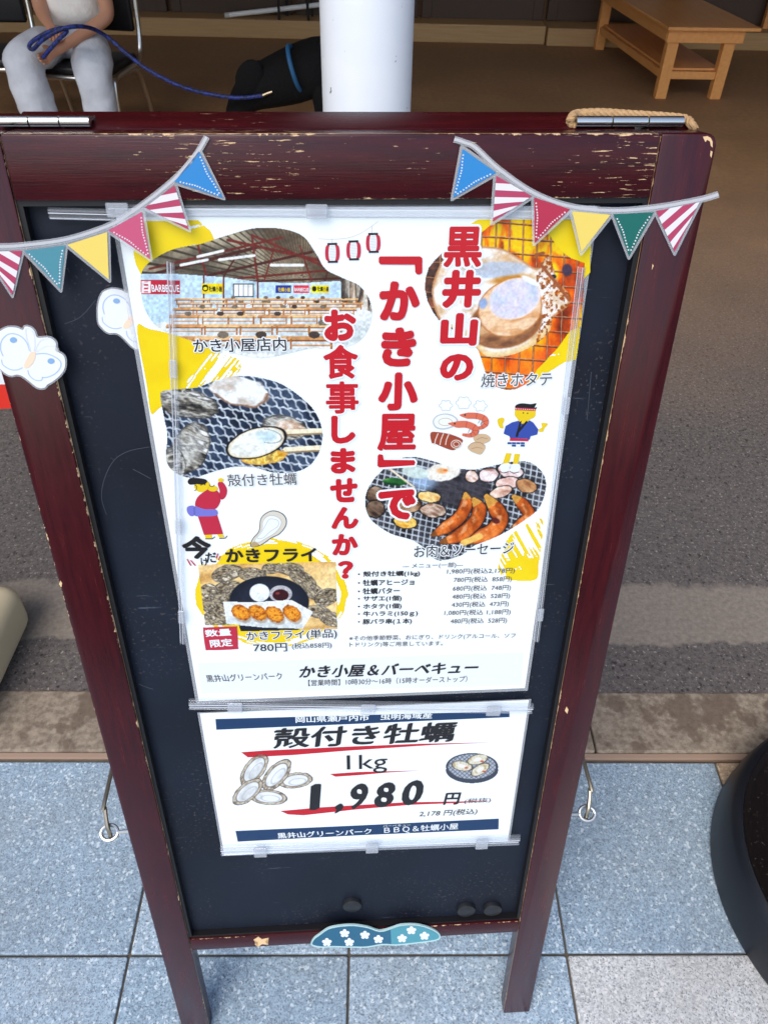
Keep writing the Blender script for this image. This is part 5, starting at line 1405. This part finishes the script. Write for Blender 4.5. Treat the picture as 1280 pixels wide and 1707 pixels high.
J = dict(pel=(hip, .11), hpL=(hip + V((-.09, -.02, 0)), .085), hpR=(hip + V((.09, -.02, 0)), .085), knL=(kL - V((0, 0, .01)), .058), knR=(kR - V((0, 0, .01)), .058),
         clL=(kL.lerp(fL, .35) + V((0, .02, 0)), .05), clR=(kR.lerp(fR, .35) + V((0, .02, 0)), .05), anL=(fL + V((0, .02, .03)), .035), anR=(fR + V((0, .02, .03)), .035), toL=(fL + V((-.02, -.15, -.02)), .03), toR=(fR + V((.02, -.15, -.02)), .03),
         wa=(hip + V((0, .02, .18)), .11), ch=(hip + V((0, .05, .38)), .125), nk=(V((PX + .01, 5.2, 1.06)), .062), hb=(V((PX + .02, 5.17, 1.15)), .078), h1=(hd, .112), h2=(hd + V((0, -.005, .075)), .100),
         sL=(shL, .055), sR=(shR, .055), eL=(elL, .042), eR=(elR, .042), wL=(handL.lerp(elL, .25), .027), wR=(handR.lerp(elR, .20), .027), pL=(handL, (.034, .022)), pR=(handR, (.034, .022)))
E_ = [('pel', 'hpL'), ('pel', 'hpR'), ('hpL', 'knL'), ('hpR', 'knR'), ('knL', 'clL'), ('knR', 'clR'), ('clL', 'anL'), ('clR', 'anR'), ('anL', 'toL'), ('anR', 'toR'), ('pel', 'wa'), ('wa', 'ch'), ('ch', 'nk'), ('nk', 'hb'), ('hb', 'h1'), ('h1', 'h2'), ('ch', 'sL'), ('ch', 'sR'), ('sL', 'eL'), ('sR', 'eR'), ('eL', 'wL'), ('eR', 'wR'), ('wL', 'pL'), ('wR', 'pR')]
def fingers(tag_, palm, fdir, side, curl):
    n = fdir.cross(side).normalized()
    for k, (o_, ln) in enumerate(((-.026, .060), (-.009, .068), (.009, .064), (.025, .050))):
        a = palm + side * o_ + fdir * .03; b = a + (fdir * .8 + curl * .5).normalized() * ln * .5; c2 = b + (fdir * .25 + curl * .95).normalized() * ln * .45
        for nm_, p_, r_ in (('a', a, .0100), ('b', b, .0092), ('c', c2, .0078)): J['%sf%d%s' % (tag_, k, nm_)] = (p_, r_)
        E_.extend([(('p' + tag_), '%sf%da' % (tag_, k)), ('%sf%da' % (tag_, k), '%sf%db' % (tag_, k)), ('%sf%db' % (tag_, k), '%sf%dc' % (tag_, k))])
    a = palm - side * .034 - fdir * .008; b = a - side * .02 + fdir * .028 + curl * .012; 
    J[tag_ + 'ta'] = (a, .0115); J[tag_ + 'tb'] = (b, .0095); E_.extend([('p' + tag_, tag_ + 'ta'), (tag_ + 'ta', tag_ + 'tb')])
fl_ = (handL - elL).normalized(); fr_ = (handR - elR).normalized()
fingers('L', handL, fl_, V((-1, 0, .1)).cross(fl_).cross(fl_).normalized() * -1, V((0, -.4, -.9)))
fingers('R', handR, fr_, V((0, -.3, 1)).cross(fr_).cross(fr_).normalized(), V((0, -.9, .35)))
skin('body', J, E_, skinm, pe, 'pel', 2)
# face
m = MB()
bmn = bmesh.new(); bmesh.ops.create_uvsphere(bmn, u_segments=12, v_segments=8, radius=.012)
m.bm(bmn, 0, Matrix.Translation(hd + V((0, -.104, -.005))) @ Matrix.Scale(1.7, 4, (0, 0, 1)))
m.build('nose', skinm, pe, pe.location, True)
for s in (-1, 1):
    m = MB(); bmn = bmesh.new(); bmesh.ops.create_uvsphere(bmn, u_segments=12, v_segments=8, radius=.02); m.bm(bmn, 0, Matrix.Translation(hd + V((s * .104, .01, .01))) @ Matrix.Scale(.4, 4, (1, 0, 0)) @ Matrix.Scale(1.4, 4, (0, 0, 1))); m.build('ear', skinm, pe, pe.location, True)
for s in (-1, 1):
    m = MB(); bmn = bmesh.new(); bmesh.ops.create_uvsphere(bmn, u_segments=12, v_segments=8, radius=.0115); m.bm(bmn, 0, Matrix.Translation(hd + V((s * .036, -.092, .025)))); m.build('eye', pmat('eye_dark', rgb(40, 28, 24), .2), pe, pe.location, True)
m = MB(); m.tube([hd + V((-.026, -.092, -.052)), hd + V((0, -.098, -.055)), hd + V((.026, -.092, -.052))], .0045, 8); m.build('mouth', pmat('lip', rgb(170, 96, 86), .5), pe, pe.location, True)
m = MB(); bmn = bmesh.new(); bmesh.ops.create_icosphere(bmn, subdivisions=4, radius=.126)
bmesh.ops.delete(bmn, geom=[v for v in bmn.verts if v.co.z < -.02 - v.co.y * .6 or (v.co.y < -.062 and v.co.z < .062)], context='VERTS')
for v in bmn.verts: v.co *= 1 + .035 * math.sin(v.co.x * 160) * math.sin(v.co.y * 130 + v.co.z * 60)
m.bm(bmn, 0, Matrix.Translation(hd + V((0, .012, .05)))); m.build('hair', pmat('hair_black', rgb(28, 24, 24), .5), pe, pe.location, True)
# trousers, loose and wide at the knee
J2 = dict(pel=(hip + V((0, .01, 0)), 0.145), hpL=(hip + V((-.10, -.04, .0)), 0.116), hpR=(hip + V((.10, -.04, .0)), 0.116), tL=(hip.lerp(kL, .55) + V((-.03, 0, .0)), 0.118), tR=(hip.lerp(kR, .55) + V((.05, 0, 0)), 0.121),
          kL=(kL + V((0, .015, -.015)), 0.116), kR=(kR + V((.005, .015, -.015)), 0.112), cL=(kL.lerp(fL, .45) + V((.0, .01, 0)), 0.106), cR=(kR.lerp(fR, .45), 0.094), aL=(kL.lerp(fL, 1.02) + V((0, .01, 0)), 0.099), aR=(kR.lerp(fR, 1.02) + V((0, .01, 0)), 0.084), wst=(hip + V((0, .02, .09)), 0.145))
skin('trousers', J2, [('pel', 'hpL'), ('pel', 'hpR'), ('hpL', 'tL'), ('hpR', 'tR'), ('tL', 'kL'), ('tR', 'kR'), ('kL', 'cL'), ('kR', 'cR'), ('cL', 'aL'), ('cR', 'aR'), ('pel', 'wst')], pants, pe, 'pel', 3)
wrinkle(bpy.data.objects['trousers'], .009, 8, 1, (.8, .8, 1.3))
J3 = dict(b=(hip + V((.05, -.01, .07)), (.23, .18)), w=(hip + V((.04, .01, .18)), (.215, .17)), c=(hip + V((.02, .05, .38)), (.20, .17)), n=(V((PX + .01, 5.2, 1.06)), .075), sL=(shL, .075), sR=(shR, .075), aL=(shL.lerp(elL, .6), .082), aR=(shR.lerp(elR, .55), .086))
skin('shirt', J3, [('b', 'w'), ('w', 'c'), ('c', 'n'), ('c', 'sL'), ('c', 'sR'), ('sL', 'aL'), ('sR', 'aR')], shirt, pe, 'c', 3)
wrinkle(bpy.data.objects['shirt'], .009, 9, 5, (1.2, 1.2, .8))
for f_ in (fL, fR):
    m = MB(); bmn = bmesh.new(); bmesh.ops.create_uvsphere(bmn, u_segments=16, v_segments=10, radius=.05); m.bm(bmn, 0, Matrix.Translation((f_.x, f_.y - .06, .048)) @ Matrix.Scale(2.6, 4, (0, 1, 0)) @ Matrix.Scale(.95, 4, (0, 0, 1))); m.build('shoe', pmat('shoe', rgb(70, 70, 74), .6), pe, pe.location, True)

# ---- leash
m_l = pmat('blue_leash', rgb(34, 56, 150), .6); N = NT(m_l); N.color(N.mix(N.ramp(N.noise(90, 2), .45, .55), rgb(14, 20, 56), rgb(34, 56, 140)))
clip_p = at_y(438, 159, 4.72)
lp = [at_y(72, 96, 4.64), at_y(84, 82, 4.62), at_y(100, 64, 4.62), at_y(112, 52, 4.64), at_y(104, 47, 4.66), at_y(80, 54, 4.66), at_y(56, 68, 4.64), at_y(49, 78, 4.63), at_y(56, 82, 4.62), at_y(70, 68, 4.62), at_y(100, 50, 4.62), at_y(130, 44, 4.66), at_y(155, 48, 4.74), at_y(180, 62, 4.80), at_y(210, 88, 4.78), at_y(250, 118, 4.74), at_y(300, 143, 4.72), at_y(350, 157, 4.72), at_y(400, 163, 4.72), clip_p]
lc = lp[0]
le = empty('dog_leash', lc); tag(le, 'blue rope dog leash sagging from the hands to the black dog', 'leash')
m = MB(); m.tube(smooth_path(lp, 6), .0105, 8); m.build('rope', m_l, le, le.location, True)
m = MB(); m.tube([clip_p, clip_p + V((.03, 0, .012)), clip_p + V((.055, 0, .02))], .008, 8); m.build('clip', pmat('clip_metal', rgb(190, 170, 140), .3, 1.0), le, le.location, True)

# ---- black dog standing with lowered head
fur = pmat('black_fur', rgb(10, 9, 10), .85, spec=.25); N = NT(fur); N.bump(N.noise(60, 4, .6, (1, 1, 1)), .6, .01)
DY = 4.85
a = lambda x, y, d=0.0: at_y(x, y, DY + d)
dg_ = empty('dog', (a(560, 150).x, DY, 0)); tag(dg_, 'black dog with lowered head and blue collar half hidden behind the white post', 'dog')
bpy.context.view_layer.update()
ch = a(554, 92); rp_ = ch + V((.17, .36, -.02))
gz = lambda p, dx, dy, z: V((p.x + dx, p.y + dy, z))
J = dict(ch=(ch, .235), rump=(rp_, .17), nk=(a(497, 128), .205), hd=(a(440, 142), .135), hd2=(a(412, 156), .105), mz=(a(394, 186), .068), ns=(a(386, 208), .05))
for s, nm_ in ((-1, 'l'), (1, 'r')):
    J['s' + nm_] = (gz(ch, -.06, s * .09, ch.z - .10), .085); J['e' + nm_] = (gz(ch, -.05, s * .10, ch.z * .55), .05); J['w' + nm_] = (gz(ch, -.08, s * .10, .14), .034); J['f' + nm_] = (gz(ch, -.09, s * .10, .035), .036); J['t' + nm_] = (gz(ch, -.14, s * .10, .026), .028)
    J['h' + nm_] = (gz(rp_, .02, s * .09, rp_.z - .05), .095); J['k' + nm_] = (gz(rp_, -.06, s * .10, rp_.z * .55), .06); J['o' + nm_] = (gz(rp_, .07, s * .10, .19), .034); J['g' + nm_] = (gz(rp_, .03, s * .10, .04), .034); J['u' + nm_] = (gz(rp_, -.03, s * .10, .026), .027)
J['ta'] = (rp_ + V((0.05, 0.12, 0.00)), .04); J['tb'] = (rp_ + V((0.08, 0.12, -0.14)), .03); J['tc'] = (rp_ + V((0.08, 0.12, -0.28)), .02)
E2 = [('ch', 'rump'), ('ch', 'nk'), ('nk', 'hd'), ('hd', 'hd2'), ('hd2', 'mz'), ('mz', 'ns'), ('rump', 'ta'), ('ta', 'tb'), ('tb', 'tc')]
for nm_ in 'lr':
    E2 += [('ch', 's' + nm_), ('s' + nm_, 'e' + nm_), ('e' + nm_, 'w' + nm_), ('w' + nm_, 'f' + nm_), ('f' + nm_, 't' + nm_), ('rump', 'h' + nm_), ('h' + nm_, 'k' + nm_), ('k' + nm_, 'o' + nm_), ('o' + nm_, 'g' + nm_), ('g' + nm_, 'u' + nm_)]
skin('body', J, E2, fur, dg_, 'ch', 2)
for s in (-1, 1):
    q_ = a(424, 118, s * .10); m = MB(); bmn = bmesh.new(); bmesh.ops.create_uvsphere(bmn, u_segments=16, v_segments=10, radius=.075)
    m.bm(bmn, 0, Matrix.Translation(q_ + V((-.03 if s < 0 else .02, 0, -.04))) @ Matrix.Rotation(.5, 4, 'Y') @ Matrix.Scale(.28, 4, (0, 1, 0)) @ Matrix.Scale(1.35, 4, (0, 0, 1))); m.build('ear', fur, dg_, dg_.location, True)
m = MB(); c0 = a(492, 114, -.085); ax = (a(466, 140) - a(505, 128)).normalized(); x_ = V((0, 1, 0)); y_ = ax.cross(x_)
m.tube([c0 + (x_ * math.cos(k / 24 * 6.2832) + y_ * math.sin(k / 24 * 6.2832)) * .112 for k in range(25)], .012, 8, 0, False); m.build('collar', pmat('collar_blue', rgb(30, 88, 130), .6), dg_, dg_.location, True)

# ---- low wooden table with a shelf
pine = pmat('varnished_pine', rgb(206, 132, 66), .4); N = NT(pine); N.color(N.mix(N.noise(2.5, 5, .6, (14, 1.2, 14)), rgb(206, 130, 62), rgb(240, 174, 102)))
nL, nR = at_z(1098, 163, 0), at_z(1188, 164, 0)
hgt = at_y(1112, 40, nL.y).z
fr = at_z(997, 82, 0)
tb = empty('low_table', (nL.x, nL.y, 0)); tag(tb, 'low varnished pine table with a lower shelf standing on the shop floor', 'table')
ux = (V((nR.x, nR.y, 0)) - V((nL.x, nL.y, 0))); wdt = ux.length; ux.normalize()
uy = V((fr.x - nL.x, fr.y - nL.y, 0)); lng = uy.length; uy.normalize()
def TP(i, j): return V((nL.x, nL.y, 0)) + ux * (wdt * i) + uy * (lng * j)
TMx = Matrix(((ux.x, uy.x, 0, nL.x), (ux.y, uy.y, 0, nL.y), (0, 0, 1, 0), (0, 0, 0, 1)))
m = MB(); m.box(-.09, wdt + .16, -.10, lng + .12, hgt - .022, hgt, .004, 0, TMx); m.build('tabletop', pine, tb, tb.location)
for i in (0, 1):
    for j in (0, 1): m = MB(); m.box(wdt * i - .04, wdt * i + .04, lng * j - .03, lng * j + .03, 0, hgt - .022, .004, 0, TMx); m.build('leg', pine, tb, tb.location)
for y0 in (-.052, lng + .032): m = MB(); m.box(-.06, wdt + .08, y0, y0 + .02, hgt - .105, hgt - .023, .003, 0, TMx); m.build('apron', pine, tb, tb.location)
for x0 in (-.062, wdt + .042): m = MB(); m.box(x0, x0 + .02, -.03, lng + .03, hgt - .10, hgt - .0235, .003, 0, TMx); m.build('apron', pine, tb, tb.location)
for y0 in (-.02, lng): m = MB(); m.box(.041, wdt - .041, y0, y0 + .03, .13, .18, .003, 0, TMx); m.build('rail', pine, tb, tb.location)
for x0 in (-.03, wdt): m = MB(); m.box(x0, x0 + .03, .031, lng - .031, .13, .18, .003, 0, TMx); m.build('rail', pine, tb, tb.location)
m = MB(); m.box(.0, wdt, .012, lng - .002, .181, .197, .002, 0, TMx); m.build('shelf', pine, tb, tb.location)
# ---- second table behind, only its legs in view
q_ = at_z(1266, 76, 0)
st = empty('pine_bench', (q_.x, q_.y, 0)); tag(st, 'pine bench at the right edge behind the low table', 'bench')
for dx in (0, .9):
    for dy in (0, .3): m = MB(); m.box(-.035 + dx, .035 + dx, -.03 + dy, .03 + dy, 0, .40, .004); m.build('leg', pine, st)
m = MB(); m.box(-.08, .98, -.06, .38, .40, .43, .004); m.build('seat', pine, st)
# ---- thin legged black stool and white pole
q_ = at_y(466, 40, WY + .02); q_.z = .145; bl = pmat('black_metal', rgb(18, 17, 17), .5)
st = empty('black_stool', (q_.x, WY + .02, .145)); tag(st, 'thin legged black metal stool on the tan plinth behind the dog', 'stool')
for dx, dy in ((0, 0), (.05, .18), (.26, 0), (.28, .18)): m = MB(); m.tube([(dx, dy, 0), (dx * .92 + .01, dy * .9 + .01, .46)], .012, 8); m.build('leg', bl, st, None, True)
m = MB(); m.lathe([(0, .46), (.19, .46), (.2, .47), (.2, .49), (.19, .5), (0, .5)], (.15, .11, 0), 32); m.build('seat', bl, st, None, True)
A_ = at_y(378, 35, WY + .05); A_.z = .165; B_ = at_y(522, 9, WY + .17)
dd = (B_ - A_); A2 = A_ - dd * .0
wp = empty('white_pole', A_); tag(wp, 'thin white pole slanting from the tan plinth up against the sliding doors', 'pole')
m = MB(); m.tube([A_, A_ + dd * 1.5], .020, 12); m.build('shaft', pmat('white_plastic', rgb(246, 243, 236), .5), wp, wp.location, True)
m = MB(); m.tube([A_ - dd.normalized() * .012, A_ + dd.normalized() * .03], .0215, 12); m.build('end_cap', pmat('white_cap', rgb(206, 200, 190), .5), wp, wp.location, True)

# ---- black round stand base on the paving at the right
pts = [at_z(1183, 1440, 0), at_z(1281, 1245, 0), at_z(1281, 1650, 0)]
(x1, y1), (x2, y2), (x3, y3) = [(p.x, p.y) for p in pts]
d_ = 2 * (x1 * (y2 - y3) + x2 * (y3 - y1) + x3 * (y1 - y2))
cx = ((x1 ** 2 + y1 ** 2) * (y2 - y3) + (x2 ** 2 + y2 ** 2) * (y3 - y1) + (x3 ** 2 + y3 ** 2) * (y1 - y2)) / d_
cy = ((x1 ** 2 + y1 ** 2) * (x3 - x2) + (x2 ** 2 + y2 ** 2) * (x1 - x3) + (x3 ** 2 + y3 ** 2) * (x2 - x1)) / d_
rr = math.hypot(x1 - cx, y1 - cy)
print('base', cx, cy, rr)
db = empty('stand_base', (cx, cy, 0)); tag(db, 'black round plastic stand base on the paving at the right', 'stand base')
bp = pmat('black_plastic', rgb(17, 20, 28), .45); N = NT(bp); N.bump(N.noise(300, 2), .15, .001)
bt = pmat('brown_black_top', rgb(34, 20, 18), .3); N = NT(bt); N.color(N.mix(N.ramp(N.noise(180, 2), .68, .72), rgb(13, 8, 8), rgb(80, 72, 66)))
m = MB(); m.lathe([(rr - .012, 0), (rr - .002, .004), (rr, .012), (rr - .004, .06), (rr - .012, .105), (rr - .020, .118), (rr - .030, .122)], (0, 0, 0), 96); m.build('rim', bp, db, None, True)
m = MB(); m.lathe([(rr - .0305, .1225), (rr - .038, .121), (rr - .044, .119), (.05, .119), (.045, .125), (.03, .128), (0, .128)], (0, 0, 0), 96); m.build('top', bt, db, None, True)
# ---- beige water tank base and the banner flag at the left
q0, q1 = at_z(46, 1060, 0), at_z(0, 1180, 0)
tx = (q0.x + q1.x) / 2; ty1 = q0.y + .06
bg = pmat('beige_plastic', rgb(196, 182, 152), .5); N = NT(bg); N.color(N.mix(N.noise(6, 3), rgb(186, 172, 142), rgb(206, 192, 162)))
tk = empty('flag_base', (tx - .2, ty1 - .2, 0)); tag(tk, 'beige rounded plastic tank weighing down the banner at the left', 'flag base')
m = MB(); m.box(-.24, .20, -.21, .20, 0.0, .15, .045, 0, None, 6); m.build('tank', bg, tk, None, True)
m = MB(); m.lathe([(.035, .145), (.035, .17), (.022, .172), (.022, .3), (.018, .302)], (-.06, .0, 0), 24); m.build('socket', bg, tk, None, True)
bn_c = at_y(10, 668, 1.22)
fg = empty('banner_flag', (tx - .26, 1.24, 0)); tag(fg, 'tall white banner flag with a red lower end behind the left post', 'banner flag')
bpy.context.view_layer.update()
m = MB(); m.tube([(tx - .26, ty1 - .2, .17), (tx - .26, ty1 - .2, 2.5)], .012, 12); m.tube([(tx - .26, ty1 - .2, 2.46), (bn_c.x + .05, 1.23, 2.46)], .008, 10); m.build('flag_pole', pmat('white_pole_plastic', rgb(226, 226, 226), .5), fg, fg.location, True)
zr0, zr1 = at_y(14, 688, 1.22).z, at_y(5, 648, 1.22).z
m = MB(); xr = at_y(19, 680, 1.22).x; nx_ = 16
def cloth(z0, z1, mi):
    vs = []; fs = []; nz = max(2, int((z1 - z0) / .06))
    for j in range(nz + 1):
        for i in range(nx_ + 1):
            x = xr - .55 + .55 * i / nx_; z = z0 + (z1 - z0) * j / nz
            vs.append((x, 1.22 + .016 * math.sin(i * .9 + j * .15) , z - (1 - i / nx_) * .02))
    for j in range(nz):
        for i in range(nx_): k = j * (nx_ + 1) + i; fs.append((k, k + 1, k + nx_ + 2, k + nx_ + 1))
    m.add(vs, fs, mi)
cloth(zr0, zr1, 0); cloth(zr1, 2.45, 1)
m.build('cloth', [pmat('flag_red', rgb(214, 40, 20), .8), pmat('flag_cloth_white', rgb(226, 226, 228), .8)], fg, fg.location, True)
